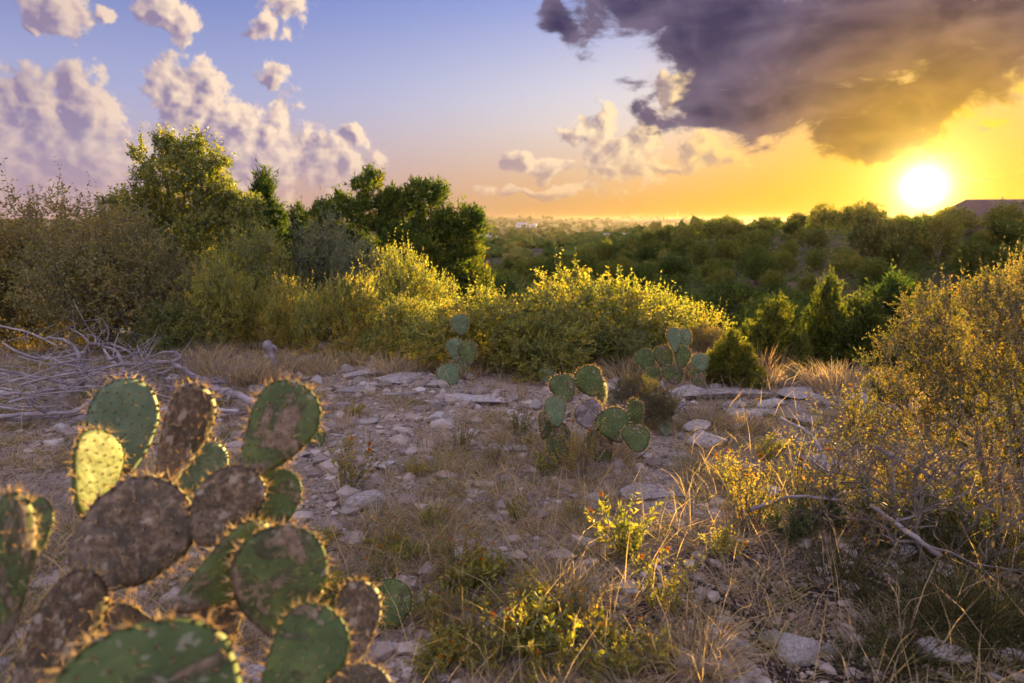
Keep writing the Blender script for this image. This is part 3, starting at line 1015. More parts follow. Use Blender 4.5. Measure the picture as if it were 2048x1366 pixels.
def undergrowth():
    """low scrub that closes the gaps between the hillside trees"""
    rng = np.random.default_rng(9)
    n = 5200
    a = np.radians(rng.uniform(-6, 42, n))
    r = 24 + 190 * rng.random(n) ** .8
    x, y = r * np.sin(a), r * np.cos(a)
    z = ground_z(x, y)
    per = 12
    s = np.repeat(np.arange(n), per)
    h = rng.uniform(.5, 1.7, n)
    dv = unit(rng.normal(size=(n * per, 3)))
    dv[:, 2] = np.abs(dv[:, 2])
    pos = np.stack([x, y, z], 1)[s] + dv * (h[s] * rng.uniform(.4, 1.0, n * per))[:, None]
    g = Geo()
    q = rng.uniform(.7, 1.4, n * per) * (.8 + r[s] / 220)
    leaves(g, pos, dv + rng.normal(size=dv.shape) * .6, .34 * q, .22 * q, rng, rnd=np.clip(np.repeat(rng.random(n) * .6, per) + rng.random(n * per) * .4, 0, 1))
    tag(obj('undergrowth', g.mesh('undergrowth', [M['far_leaf']])), 'low scrub filling the gaps between the hillside trees', 'undergrowth', kind='stuff')


undergrowth()


# ------------------------------------------------------------------ far buildings
def plain(name, color, rough=.8, noise=6.0, var=.12):
    lo = tuple(c * (1 - var) for c in color)
    hi = tuple(min(1, c * (1 + var)) for c in color)
    return solid_material(name, [(0, lo), (1, hi)], noise, rough, .1, 20, per_object=.05)


M['white_wall'] = plain('white_wall', (.78, .77, .78))
M['pale_wall'] = plain('pale_wall', (.22, .18, .15))
M['glass'] = plain('window_glass', (.06, .07, .09), .15)
M['shingle'] = plain('shingle', (.12, .085, .07), .9, 3.0, .35)
M['flat_roof'] = plain('flat_roof', (.42, .42, .44))
M['steel'] = plain('mast_steel', (.25, .24, .25), .5)


def box_mesh(name, lo, hi, mat):
    (a, b, c), (d, e, f) = lo, hi
    V = [(a, b, c), (d, b, c), (d, e, c), (a, e, c), (a, b, f), (d, b, f), (d, e, f), (a, e, f)]
    F = [(0, 3, 2, 1), (4, 5, 6, 7), (0, 1, 5, 4), (1, 2, 6, 5), (2, 3, 7, 6), (3, 0, 4, 7)]
    return mesh_np(name, V, np.array(F), [mat])


def box(name, parent, lo, hi, mat):
    return obj(name, box_mesh(name, lo, hi, M[mat]), parent)


def white_house():
    p = stand(975, 600)
    o = obj('white_house', None, loc=p, rot=(0, 0, R(8)))
    tag(o, 'large white flat roofed modern house standing in the wooded valley', 'house')
    box('wall', o, (-9, -3, -1), (2, 5, 3.4), 'white_wall')
    box('wall', o, (2.01, -1, -1), (10, 5, 2.6), 'white_wall')
    box('wall', o, (-4, -1, 3.6), (1.5, 4, 5.6), 'white_wall')
    box('roof', o, (-9.4, -3.4, 3.4), (2.2, 5.2, 3.75), 'flat_roof')
    box('roof', o, (2.2, -1.5, 2.6), (10.4, 5.2, 2.95), 'flat_roof')
    box('roof', o, (-4.4, -1.4, 5.6), (1.9, 4.3, 5.9), 'flat_roof')
    for x in (-7.8, -5.0, -2.2, .2):
        box('window', o, (x, -3.06, .5), (x + 1.6, -2.9, 2.6), 'glass')
    for x in (3.2, 5.6, 8.0):
        box('window', o, (x, -1.06, .4), (x + 1.5, -.9, 2.0), 'glass')
    for x in (-3.2, -.8):
        box('window', o, (x, -1.06, 4.0), (x + 1.6, -.9, 5.2), 'glass')


def small_house(px, dep, w, h, label, rot=0., lift=0.):
    p = stand(px, dep)
    o = obj('small_house', None, loc=p + [0, 0, lift], rot=(0, 0, rot))
    tag(o, label, 'house', 'small houses in the valley')
    box('wall', o, (-w / 2, -w / 4, -2), (w / 2, w / 4, h), 'white_wall')
    V = [(-w / 2 - .4, -w / 4 - .4, h), (w / 2 + .4, -w / 4 - .4, h), (w / 2 + .4, w / 4 + .4, h), (-w / 2 - .4, w / 4 + .4, h), (-w / 2 - .2, 0, h + w * .14), (w / 2 + .2, 0, h + w * .14)]
    obj('roof', mesh_np('roof', V, [np.array([(0, 1, 5, 4), (2, 3, 4, 5)]), np.array([(1, 2, 5), (3, 0, 4)])], [M['flat_roof']]), o)
    for k in range(3):
        x = -w * .36 + k * w * .28
        box('window', o, (x, -w / 4 - .05, h * .35), (x + w * .14, -w / 4 + .1, h * .8), 'glass')


def roofed_building():
    """long building on the ridge: only its big hipped roof shows above the trees"""
    p = stand(2045, 100)
    rz = top_z(1935, 398, 100)
    o = obj('ridge_building', None, loc=(p[0], p[1], gz(p[0], p[1])), rot=(0, 0, R(-12)))
    tag(o, 'long building on the ridge with a brown hipped roof beside the sun', 'building')
    h = rz - gz(p[0], p[1])
    e = h - 4.4
    L, W, D = 15.0, 9.0, 9.0
    box('wall', o, (-L + .6, -W + .6, -2), (L - .6, W - .6, e), 'pale_wall')
    V = [(-L, -W, e), (L, -W, e), (L, W, e), (-L, W, e), (-L + 5.2, 0, h), (L - 5.2, 0, h), (-L, -W, e - .25), (L, -W, e - .25), (L, W, e - .25), (-L, W, e - .25)]
    F4 = [(0, 1, 5, 4), (2, 3, 4, 5), (6, 7, 1, 0), (7, 8, 2, 1), (8, 9, 3, 2), (9, 6, 0, 3), (6, 9, 8, 7)]
    rf = obj('roof', mesh_np('roof', V, [np.array(F4), np.array([(3, 0, 4), (1, 2, 5)])], [M['shingle']]), o)
    for x in (-5.0, 1.0):
        obj('vent', mesh_np('vent', *tube([(x, .3, h - .4), (x, .3, h + .15), (x, .3, h + .3)], [.09, .09, .16], 8)[:2], [M['steel']]), rf)
    for x in (-9, -5, -1, 3, 7):
        box('window', o, (x, -W + .55, .8), (x + 1.6, -W + .75, 2.2), 'glass')


def mast(px, dep, top, label):
    p = stand(px, dep)
    h = top_z(px, top, dep) - p[2]
    o = obj('radio_mast', None, loc=p)
    tag(o, label, 'mast')
    r = .00022 * dep
    for a in (0, 2.1, 4.2):
        q = np.array([math.cos(a), math.sin(a), 0]) * r * 2.5
        V, Q, T3 = tube([q, q * .4 + [0, 0, h]], [r * .55, r * .4], 4)
        obj('leg', mesh_np('leg', V, [Q, T3], [M['steel']]), o)
    for f in (.3, .5, .7, .88):
        V, Q, T3 = tube([(-r * 2.2, 0, h * f), (r * 2.2, 0, h * f + r)], [r * .4, r * .4], 4)
        obj('crossbar', mesh_np('crossbar', V, [Q, T3], [M['steel']]), o)


white_house()
small_house(1042, 1450, 22, 6, 'tiny white house in the distant valley above the big white house', .2, 1.5)
small_house(1065, 1500, 16, 5, 'tiny white house right of its twin in the distant valley', -.3, 1.5)
small_house(950, 1700, 22, 5, 'tiny pale house seen just beyond the edge of the spreading juniper', .1, 1.5)
small_house(1225, 330, 12, 1.6, 'long low pale house in the clearing along the near ridge', .25, .8)
roofed_building()
mast(1065, 900, 425, 'faint thin mast on the skyline above the distant valley')
mast(1344, 700, 421, 'thin mast standing on the skyline above the wooded ridge')


# ------------------------------------------------------------------ rocks, slabs, gravel
def rock_mesh(seed, flat=.6, planes=9, sub=3, slab=False):
    rng = np.random.default_rng(seed)
    bm = bmesh.new()
    bmesh.ops.create_icosphere(bm, subdivisions=sub, radius=1)
    V = np.array([v.co[:] for v in bm.verts])
    F = np.array([[v.index for v in f.verts] for f in bm.faces])
    bm.free()
    if slab:
        a = np.arctan2(V[:, 1], V[:, 0])
        V = V * 1.35
        V[:, 2] = np.clip(V[:, 2], -.45, .38)
        ph = rng.random(6) * 6.28
        V[:, :2] *= (1 + .10 * np.sin(a * 2 + ph[0]) + .10 * np.sin(a * 3 + ph[1]) + .05 * np.sin(a * 7 + ph[2]))[:, None]
    for k in range(planes):
        n = unit(rng.normal(size=3) * ([1, 1, .25] if slab else [1, 1, .8]))
        d = rng.uniform(.50, .85)
        s = V @ n
        V = V - np.where(s > d, s - d, 0)[:, None] * n
    nz = fbm(V[:, 0] * 2.2 + seed, V[:, 1] * 2.2 + V[:, 2] * 1.7, 3, seed) - .5
    V = V * (1 + .16 * nz)[:, None]
    V[:, 2] *= flat
    return mesh_np('rock', V, F, [M['rock']], smooth=False)


ROCKS = [rock_mesh(200 + k, .55 + .1 * (k % 4), 9 + k % 4) for k in range(12)]
SLABS = [rock_mesh(300 + k, .40, 7, 3, True) for k in range(7)]


def rock(name, mesh, p, size, label, cat='rock', group=None, rot=None, sink=.25):
    size = np.broadcast_to(np.asarray(size, float), (3,))
    o = obj(name, mesh, loc=(p[0], p[1], p[2] + size[2] * .5 * (1 - 2 * sink) * .6), rot=rot or (rng.uniform(-.2, .2), rng.uniform(-.2, .2), rng.uniform(0, 6.28)), scale=tuple(size * .5))
    tag(o, label, cat, group, 'thing')
    return o


MARKS = {'foreground prickly pear': (520, 1200), 'nearer prickly pear': (1180, 900), 'flat topped boulder': (1288, 1000), 'dark bare soil': (1450, 1180), 'thorny grey shrub': (1680, 1000), 'stone ledge': (780, 760),
         'bedrock shelf': (1480, 795), 'long grey slab': (955, 812), 'bleached knot of wood': (1135, 1225), 'flat white stone': (795, 1098), 'knobbly pale stone': (1010, 965), 'largest bluish stone': (1608, 1325)}
MARKS = {k: on_ground(*v)[:2] for k, v in MARKS.items()}


def landmark(p):
    return min(MARKS, key=lambda k: (MARKS[k][0] - p[0]) ** 2 + (MARKS[k][1] - p[1]) ** 2)


rng = np.random.default_rng(4)
BIG = [  # column, row of its foot, width px, depth ratio, height ratio, label
    (1288, 1000, 84, .7, .50, 'flat topped pale boulder in the middle of the clearing'),
    (1185, 1006, 42, .7, .60, 'small brown sided rock to the left of the flat topped boulder'),
    (1608, 1325, 96, .8, .62, 'largest bluish grey stone lying on the dark soil'),
    (1478, 1318, 78, .8, .60, 'pale angular stone lying to the left of the largest bluish stone'),
    (1452, 1252, 36, .8, .8, 'small cream stone on the dark soil above the pale angular stone'),
    (1555, 1290, 60, .7, .4, 'flat pale stone behind the largest bluish grey stone'),
    (1660, 1312, 46, .7, .5, 'brown stone just to the right of the largest bluish stone'),
    (1415, 900, 74, .8, .62, 'dark grey boulder right of the nearer prickly pear'),
    (1400, 865, 54, .8, .6, 'dark hollow stone behind the dark grey boulder'),
    (1665, 950, 110, .7, .42, 'broad brown stone under the thorny shrub'),
    (1272, 918, 38, .8, .55, 'small white stone in the grass below the nearer prickly pear'),
    (795, 1098, 46, .7, .5, 'flat white stone by itself right of the foreground prickly pear'),
    (1062, 1238, 58, .8, .7, 'pale rounded stone in the near weeds'),
    (1168, 1222, 46, .8, .7, 'beige stone next to the bleached knot of wood'),
    (1246, 1216, 42, .8, .65, 'pale stone in the weeds right of the beige stone'),
    (1226, 1056, 46, .8, .6, 'half buried pale stone among yellow weeds'),
    (1400, 1120, 40, .8, .6, 'cream stone at the upper edge of the dark soil'),
    (1210, 1322, 52, .8, .8, 'rough brownish stone near the bottom of the picture'),
    (1470, 1366, 110, .8, .3, 'flat stone at the bottom edge below the pale angular stone'),
    (585, 920, 52, .8, .4, 'flat grey stone behind the leaning foreground pad'),
    (155, 852, 44, .8, .55, 'whitish stone on the ground left of the upright green pad'),
    (120, 868, 34, .8, .9, 'brown pointed stone at the edge of the dead branches'),
    (1545, 998, 60, .7, .4, 'small flat stone before the thorny shrub'),
    (1500, 945, 30, .8, .6, 'little white stone right of the clearing centre'),
    (1436, 782, 26, .9, 1.0, 'white block standing on the bedrock shelf'),
    (1578, 775, 44, .8, .5, 'jagged pale rock on the far end of the bedrock shelf'),
    (1725, 802, 42, .8, .5, 'whitish rock next to the golden bush'),
    (690, 745, 30, .9, .7, 'upright grey block at the left of the stone ledge'),
    (735, 775, 36, .8, .5, 'pale rock in the middle of the stone ledge'),
    (735, 850, 34, .8, .5, 'pair of pale stones in the grass below the ledge'),
    (890, 850, 30, .8, .5, 'rounded pale stone in front of the long grey slab'),
    (1070, 820, 30, .9, .8, 'white stone just left of the nearer prickly pear'),
    (1010, 965, 30, .8, .6, 'knobbly pale stone in the purple grass'),
    (940, 1010, 26, .8, .6, 'small pale stone left of the clearing centre'),
    (985, 1046, 40, .7, .4, 'flat light stone in the near clearing'),
    (860, 930, 26, .8, .7, 'small white stone in the left of the clearing'),
]
taken = []
for i, (px, py, wpx, dr_, hr, label) in enumerate(BIG):
    p = on_ground(px, py)
    w = wpx * p[1] / FPX / .985
    rock('rock', ROCKS[i % 12], p + [0, w * dr_ * .4, 0], (w * 1.25, w * 1.25 * dr_, w * 1.45 * hr), label, rot=(0, 0, rng.uniform(-.5, .5) + (i % 2) * math.pi))
    taken.append(p)
FLAT = [
    (955, 812, 150, .5, 'long grey slab lying across the middle of the clearing'),
    (1600, 796, 130, .6, 'pale slab of bedrock at the far right of the shelf'),
    (1480, 800, 170, .6, 'cracked slab of bedrock below the seedling juniper'),
    (1380, 798, 150, .6, 'grey slab of bedrock below the farther prickly pear'),
    (1265, 790, 120, .6, 'broken slab of bedrock behind the nearer prickly pear'),
    (1500, 838, 150, .6, 'wide worn slab sloping down from the bedrock shelf'),
    (1620, 850, 130, .6, 'worn slab below the right end of the bedrock shelf'),
    (820, 742, 110, .6, 'dark block of layered rock at the back of the ledge'),
    (800, 765, 130, .6, 'pale layered slab in the stone ledge'),
    (740, 755, 120, .6, 'grey layered slab at the left of the stone ledge'),
    (850, 775, 90, .6, 'purple grey slab at the right of the stone ledge'),
    (700, 790, 110, .5, 'low slab in the grass before the stone ledge'),
    (1010, 905, 110, .5, 'grey slab half hidden in grass left of the nearer cactus'),
    (760, 940, 110, .5, 'thin flat slab edge in the left of the clearing'),
    (520, 790, 110, .6, 'light flat slab behind the weathered log'),
    (650, 820, 100, .5, 'flat slab peeping from dry grass right of the leaning pad'),
    (1340, 1000, 90, .5, 'low slab beside the flat topped boulder'),
    (1100, 770, 80, .5, 'slab under the round pad behind the nearer cactus'),
]
for i, (px, py, wpx, dr_, label) in enumerate(FLAT):
    p = on_ground(px, py)
    w = wpx * p[1] / FPX
    rock('stone_slab', SLABS[i % 7], p + [0, w * .2, 0], (w * .85, w * .85 * max(dr_, .5) * 1.2, w * .34), label, 'stone slab', 'flat limestone slabs of the clearing', rot=(rng.uniform(-.06, .04), rng.uniform(-.05, .05), rng.uniform(-.5, .5)), sink=.3)


def visible_ground(n, y0=1.7, y1=8.0):
    u = rng.random(n)
    y0 = min(y0, 1.2)
    y = y0 * (y1 / y0) ** (u ** .75)
    x = rng.uniform(-1, 1, n) * (y * .92 + 1.0)
    return x, y


x, y = visible_ground(5000)
f = fbm(x * .9, y * .9, 3, 21)
shelf = np.exp(-((y - 5.7) / .55) ** 2) * (x > .4) * (x < 3.4) + np.exp(-((y - 6.3) / .7) ** 2) * (x > -1.9) * (x < -.4)
dark = np.hypot((x - 1.35) * .75, y - 2.35) < .75
ok = (f + .35 * shelf + .12 * dark + rng.random(5000) * .25) > .70
vis = np.abs(x) < y * .78 + .2
x, y = x[ok & vis & (y > 1.75)][:235], y[ok & vis & (y > 1.75)][:235]
for k in range(len(x)):
    s = min(.19, .040 * (1 - rng.random()) ** -.60) * (.8 + .06 * y[k])
    a, e = s * rng.uniform(.9, 1.5), s * rng.uniform(.7, 1.1)
    label = 'small loose limestone rock near the ' + landmark((x[k], y[k]))
    rock('loose_rock', ROCKS[int(rng.integers(12))], (x[k], y[k], gz(x[k], y[k])), (a, e, s * rng.uniform(.5, .95)), label, 'rock', label.replace('rock', 'rocks'))


def gravel():
    g = Geo()
    bm = bmesh.new()
    bmesh.ops.create_icosphere(bm, subdivisions=1, radius=1)
    bv = np.array([v.co[:] for v in bm.verts])
    bf = np.array([[v.index for v in q.verts] for q in bm.faces])
    bm.free()
    n = 33000
    x, y = visible_ground(n, 1.5, 7.6)
    dark = np.hypot((x - 1.35) * .75, y - 2.35) < .9
    shelf = np.exp(-((y - 5.7) / .6) ** 2) * (x > .3) * (x < 3.6) + np.exp(-((y - 6.3) / .8) ** 2) * (x > -1.9) * (x < -.3)
    ok = (fbm(x * 1.3, y * 1.3, 3, 31) + .10 * dark + .10 * shelf - .12 * ((x > 1.9) & (y < 3.6)) + rng.random(n) * .3) > .600
    x, y = x[ok], y[ok]
    z = ground_z(x, y)
    n = len(x)
    s = np.where(dark[ok], .6, 1.0) * np.minimum(.055, .0078 * (1 - rng.random(n)) ** -.51) * (.7 + .10 * y)
    base = bv[None] * (1 + .22 * rng.normal(size=(n, len(bv), 1)))
    sc = np.stack([s * rng.uniform(.8, 1.5, n), s * rng.uniform(.8, 1.3, n), s * rng.uniform(.4, .8, n)], 1)
    a = rng.random(n) * 6.28
    P = base * sc[:, None]
    X = P[..., 0] * np.cos(a)[:, None] - P[..., 1] * np.sin(a)[:, None]
    Y = P[..., 0] * np.sin(a)[:, None] + P[..., 1] * np.cos(a)[:, None]
    V = np.stack([X + x[:, None], Y + y[:, None], P[..., 2] + (z + s * .15)[:, None]], -1).reshape(-1, 3)
    T = (bf[None] + (np.arange(n) * len(bv))[:, None, None]).reshape(-1, 3)
    g.add(V, T=T, rnd=np.repeat(rng.random(n), len(bf)))
    o = obj('gravel', g.mesh('gravel', [M['gravel']]))
    tag(o, 'pale limestone gravel strewn over the whole clearing', 'gravel', kind='stuff')


gravel()


# ------------------------------------------------------------------ grass, litter, weeds
LONE = [on_ground(px, py)[:2] for px, py in ((900, 768), (1592, 764), (1098, 768), (634, 895), (1332, 872), (772, 1268))]


def open_ground(x, y):
    """the short bare patch at the foot of each lone cactus pad"""
    ok = np.ones(np.shape(x), bool)
    for X, Y in LONE:
        ok &= ~((np.abs(x - X * y / Y) < .13) & (y > Y - 1.0 - .1 * Y) & (y < Y + .04))
    return ok


def grass_cover():
    g = Geo()
    n = 4700
    x, y = visible_ground(n, 1.55, 9.3)
    dark = np.hypot((x - 1.35) * .75, y - 2.30) < .70
    shelf = np.exp(-((y - 5.75) / .42) ** 2) * (x > .5) * (x < 3.4) + np.exp(-((y - 6.3) / .55) ** 2) * (x > -1.8) * (x < -.5)
    ok = (fbm(x * 1.1, y * 1.1, 3, 41) - .28 * dark - .22 * shelf + rng.random(n) * .35 + .15 * (y > 7)) > .535
    ok &= open_ground(x, y)
    cx, cy = x[ok], y[ok]
    m = len(cx)
    nb = rng.integers(22, 62, m)
    s = np.repeat(np.arange(m), nb)
    size = rng.uniform(.6, 1.3, m) * (1 + .35 * (cy > 6.6))
    rad = .035 + .06 * rng.random(m)
    a = rng.random(len(s)) * 6.28
    q = np.sqrt(rng.random(len(s)))
    px, py = cx[s] + np.cos(a) * q * rad[s], cy[s] + np.sin(a) * q * rad[s]
    pos = np.stack([px, py, ground_z(px, py) - .005], 1)
    lean = .35 + .75 * q
    d = np.stack([np.cos(a) * lean, np.sin(a) * lean, np.ones(len(s))], 1) + rng.normal(size=(len(s), 3)) * .28
    L = rng.uniform(.04, .14, len(s)) * size[s]
    tint = rng.random(m)
    green = rng.random(m) < .30
    r = np.where(green[s], .88 + .12 * rng.random(len(s)), np.clip(.55 * tint[s] + .4 * rng.random(len(s)), 0, .84))
    blades(g, pos, d, L, .0022 + .0005 * cy[s], rng.uniform(.1, .7, len(s)), rng, rnd=r)
    # thin single stems between the tufts
    n = 54000
    x, y = visible_ground(n, 1.5, 8.6)
    dark = np.hypot((x - 1.35) * .75, y - 2.30) < .75
    ok = (fbm(x * 1.7, y * 1.7, 3, 43) + rng.random(n) * .4 - .25 * dark - .6 * ~open_ground(x, y)) > .58
    x, y = x[ok], y[ok]
    pos = np.stack([x, y, ground_z(x, y) - .004], 1)
    d = rng.normal(size=(len(x), 3)) * [1, 1, .4] + [0, 0, .85]
    blades(g, pos, d, rng.uniform(.03, .12, len(x)), .0018 + .0005 * y, rng.uniform(.0, .6, len(x)), rng, rnd=rng.random(len(x)) * .84)
    # tall dry straws standing over the tufts
    n = 3000
    x, y = visible_ground(n, 1.8, 8.0)
    pos = np.stack([x, y, ground_z(x, y)], 1)
    d = rng.normal(size=(n, 3)) * .28 + [0, 0, 1]
    blades(g, pos, d, rng.uniform(.15, .38, n), .0022 + .0004 * y, rng.uniform(.0, .5, n), rng, rnd=.6 + .24 * rng.random(n))
    o = obj('dry_grass', g.mesh('dry_grass', [M['grass']]))
    tag(o, 'short dry grass covering the stony clearing', 'grass', kind='stuff')


def litter():
    g = Geo()
    n = 40000
    x, y = visible_ground(n, 1.4, 8.5)
    pos = np.stack([x, y, ground_z(x, y) + .004 + .012 * rng.random(n)], 1)
    d = rng.normal(size=(n, 3)) * [1, 1, .25]
    s = rng.uniform(.6, 1.6, n) * (.8 + .08 * y)
    thin = rng.random(n) < .55
    leaves(g, pos, d, np.where(thin, .05, .022) * s, np.where(thin, .003, .011) * s, rng, flat=.7)
    o = obj('leaf_litter', g.mesh('leaf_litter', [M['litter']]))
    tag(o, 'dead leaves and broken stems lying between the stones', 'leaf litter', kind='stuff')


def weed_mesh(seed, h, n_stem, leaf_l, leaf_w, per, mat, flowers=0, spread=.5):
    r = np.random.default_rng(seed)
    g = Geo()
    for k in range(n_stem):
        a = r.random() * 6.28
        tip = np.array([math.cos(a) * spread * h * r.random() * 1.3, math.sin(a) * spread * h * r.random() * 1.3, h * r.uniform(.55, 1.1)])
        root = np.array([math.cos(a), math.sin(a), 0]) * .05 * r.random()
        mid = root * .4 + tip * .5 + r.normal(size=3) * h * .05
        pts = np.array([root - [0, 0, .02], root + (mid - root) * .5, mid, tip])
        V, Q, T3 = tube(pts, [.0022, .002, .0016, .001], 3)
        g.add(V, Q, T3, rnd=r.random(), mi=0)
        f = .15 + .85 * np.sqrt(r.random(per))
        seg = np.minimum((f * 3).astype(int), 2)
        ft = f * 3 - seg
        pos = pts[seg] * (1 - ft)[:, None] + pts[seg + 1] * ft[:, None]
        dd = unit(tip - root) * .5 + r.normal(size=(per, 3)) * .7
        z = r.uniform(.6, 1.3, per)
        leaves(g, pos, dd, leaf_l * z, leaf_w * z, r, rnd=np.clip(r.random() * .5 + r.random(per) * .5, 0, 1), mi=1)
        if k < flowers:
            pos = np.repeat(tip[None], 14, 0)
            leaves(g, pos, r.normal(size=(14, 3)) + [0, 0, .4], .014, .007, r, mi=2)
    return g


M['shade_painted_grass'] = leaf_material('shade_painted_grass', [(0, (.035, .045, .018)), (.6, (.07, .08, .03)), (1, (.16, .13, .07))], .3, gloss=0)  # grass copy with the shade at lower right put into its colour
M['shade_painted_leaf'] = leaf_material('shade_painted_leaf', [(0, (.03, .05, .015)), (.6, (.06, .09, .022)), (1, (.13, .13, .03))], .35)  # weed leaves darkened in colour to stand in for the bush's shade
M['flower'] = leaf_material('flower', [(0, (.30, .09, .015)), (1, (.55, .20, .02))], .3, gloss=0)
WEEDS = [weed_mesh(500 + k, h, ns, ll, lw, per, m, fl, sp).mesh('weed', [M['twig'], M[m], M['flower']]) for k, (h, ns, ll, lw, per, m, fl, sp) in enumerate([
    (.20, 26, .030, .010, 22, 'weed_leaf', 2, .7), (.16, 30, .026, .010, 20, 'weed_leaf', 0, .9), (.26, 24, .022, .007, 30, 'gold_leaf', 3, .5), (.30, 30, .016, .006, 38, 'gold_leaf', 2, .5), (.13, 20, .034, .011, 14, 'weed_leaf', 1, 1.1), (.26, 26, .036, .013, 22, 'shade_painted_leaf', 1, .9)])]
grass_cover()
litter()

WEED_SPOTS = [(1150, 960, 3, 1.15, 'upright golden herb just in front of the nearer prickly pear'), (700, 980, 2, 1.2, 'yellow green herb patch right of the foreground prickly pear'),
              (1500, 1060, 3, 1.25, 'fine leaved golden herb at the edge of the thorny shrub'), (1250, 1120, 0, 1.2, 'leafy green weed in the middle of the near clearing'),
              (1090, 1320, 1, 1.2, 'leafy weed at the bottom of the picture right of centre'), (1640, 1050, 3, 1.3, 'golden herb under the grey thorny branches'),
              (1345, 830, 2, .9, 'golden herb between the nearer cactus and the bedrock shelf'), (1700, 870, 3, 1.2, 'bright golden herb at the left foot of the golden bush'),
              (1460, 970, 2, .8, 'yellow grassy tuft of leaves right of the flat topped boulder'), (960, 1180, 4, 1.1, 'sparse green weed right of the small prickly pear'),
              (1330, 1230, 2, 1.0, 'yellow weed at the left edge of the dark soil'), (1800, 1010, 3, 1.3, 'golden herb at the foot of the golden bush')]
for px, py, k, s, label in WEED_SPOTS:
    p = on_ground(px, py)
    tag(obj('weed', WEEDS[k], loc=p, rot=(0, 0, rng.uniform(0, 6.28)), scale=s), label, 'weed')
n = 0
while n < 125:
    px, py = rng.uniform(600, 2000), 800 + 566 * rng.random() ** .7
    p = on_ground(px, py)
    if p[1] > 5.2 or (math.hypot((p[0] - 1.35) * .75, p[1] - 2.35) < .55):
        continue
    low_right = px > 1560 and py > 1040
    dens = float(fbm(np.array([p[0] * 1.5]), np.array([p[1] * 1.5]), 2, 61)[0]) + (.12 if py > 1030 else -.06)
    if dens < .44 or not open_ground(p[0], p[1]):
        continue
    n += 1
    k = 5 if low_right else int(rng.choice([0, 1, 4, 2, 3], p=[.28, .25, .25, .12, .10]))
    label = 'leafy weed with shade in its colour below the bush at lower right' if low_right else 'small leafy weed growing near the ' + landmark(p)
    tag(obj('weed', WEEDS[k], loc=p, rot=(0, 0, rng.uniform(0, 6.28)), scale=rng.uniform(.38, .80)), label, 'weed', label.replace('weed', 'weeds', 1))


def clump(px, py, h, nb, spread, label, cat='grass', mat='straw', rad=.06, bend=.3):
    r = np.random.default_rng(int(px * 7 + py))
    p = on_ground(px, py) if py else None
    g = Geo()
    a = r.random(nb) * 6.28
    q = np.sqrt(r.random(nb))
    pos = np.stack([np.cos(a) * q * rad, np.sin(a) * q * rad, np.full(nb, -.01)], 1)
    d = np.stack([np.cos(a) * q * spread, np.sin(a) * q * spread, np.ones(nb)], 1) + r.normal(size=(nb, 3)) * spread * .35
    blades(g, pos, d, h * r.uniform(.45, 1.05, nb), .0024 + .0006 * p[1], r.uniform(.0, bend * 2, nb), r, rnd=r.random(nb) * (.84 if mat == 'grass' else 1))
    return tag(obj('grass_clump', g.mesh('grass_clump', [M[mat]]), loc=p), label, cat)


clump(1548, 752, .80, 110, .22, 'tall pale grass plumes standing before the small green juniper', bend=.2)
clump(1522, 756, .42, 60, .30, 'lower pale grass left of the tall plumes')
clump(470, 765, .30, 500, .5, 'dense dry grass clump left of the weathered stump', mat='grass', rad=.22)
clump(420, 762, .34, 320, .4, 'dry grass clump beside the tips of the dead branches', mat='grass', rad=.15)
clump(515, 765, .24, 420, .6, 'low dry grass clump at the foot of the weathered stump', mat='grass', rad=.18)
clump(1682, 775, .30, 600, .6, 'wide dry grass clump in front of the broad dark juniper', mat='grass', rad=.30)
clump(1740, 780, .30, 500, .6, 'dry grass clump left of the golden bush', mat='grass', rad=.26)
clump(1528, 768, .22, 400, .6, 'dry grass below the tall pale plumes', mat='grass', rad=.22)
clump(1130, 915, .24, 300, .6, 'dry grass at the foot of the nearer prickly pear', mat='grass', rad=.12)
clump(1215, 915, .22, 300, .6, 'dry grass in front of the leaning pad of the nearer prickly pear', mat='grass', rad=.12)
clump(1490, 860, .17, 420, .8, 'rounded dry tuft right of the clearing centre', mat='grass', rad=.12)
clump(1420, 850, .18, 420, .8, 'rounded dry tuft behind the dark grey boulder', mat='grass', rad=.13)
clump(870, 1050, .16, 380, .8, 'dark purple grey tuft in the left of the clearing', mat='grass', rad=.10)
clump(1400, 1330, .17, 520, .8, 'dark fine tuft left of the pale angular stone', mat='grass', rad=.11)
clump(1120, 1190, .20, 420, .8, 'dark mound of fine grass in the near weeds', mat='grass', rad=.13)
for i, (px, py) in enumerate([(860, 905), (905, 960), (1015, 1010), (1060, 1075), (690, 860), (650, 820), (1040, 800)]):
    clump(px, py, .26, 26, .35, ['straw coloured grass stems left of the clearing centre', 'slanting straw stems in front of the grey slab', 'bright straw stems in the clearing centre', 'bright straw stems above the near weeds',
                                 'pale straw stems right of the leaning pad', 'pale straw stems before the stone ledge', 'reddish straw stems left of the nearer cactus'][i], bend=.35)
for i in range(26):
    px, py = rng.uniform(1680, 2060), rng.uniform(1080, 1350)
    clump(px, py, rng.uniform(.14, .32), 110, .7, 'grass tuft with shade in its colour below the bush at lower right', mat='shade_painted_grass', rad=.09)['group'] = 'shade coloured grass tufts at lower right'
for i in range(34):
    px = rng.uniform(300, 1500)
    clump(px, rng.uniform(722, 752) + (10 if px > 1100 else 0), rng.uniform(.16, .34), 220, .6, 'dry grass tuft at the foot of the shrubs behind the clearing', mat='grass', rad=.14)['group'] = 'dry grass tufts below the shrubs'


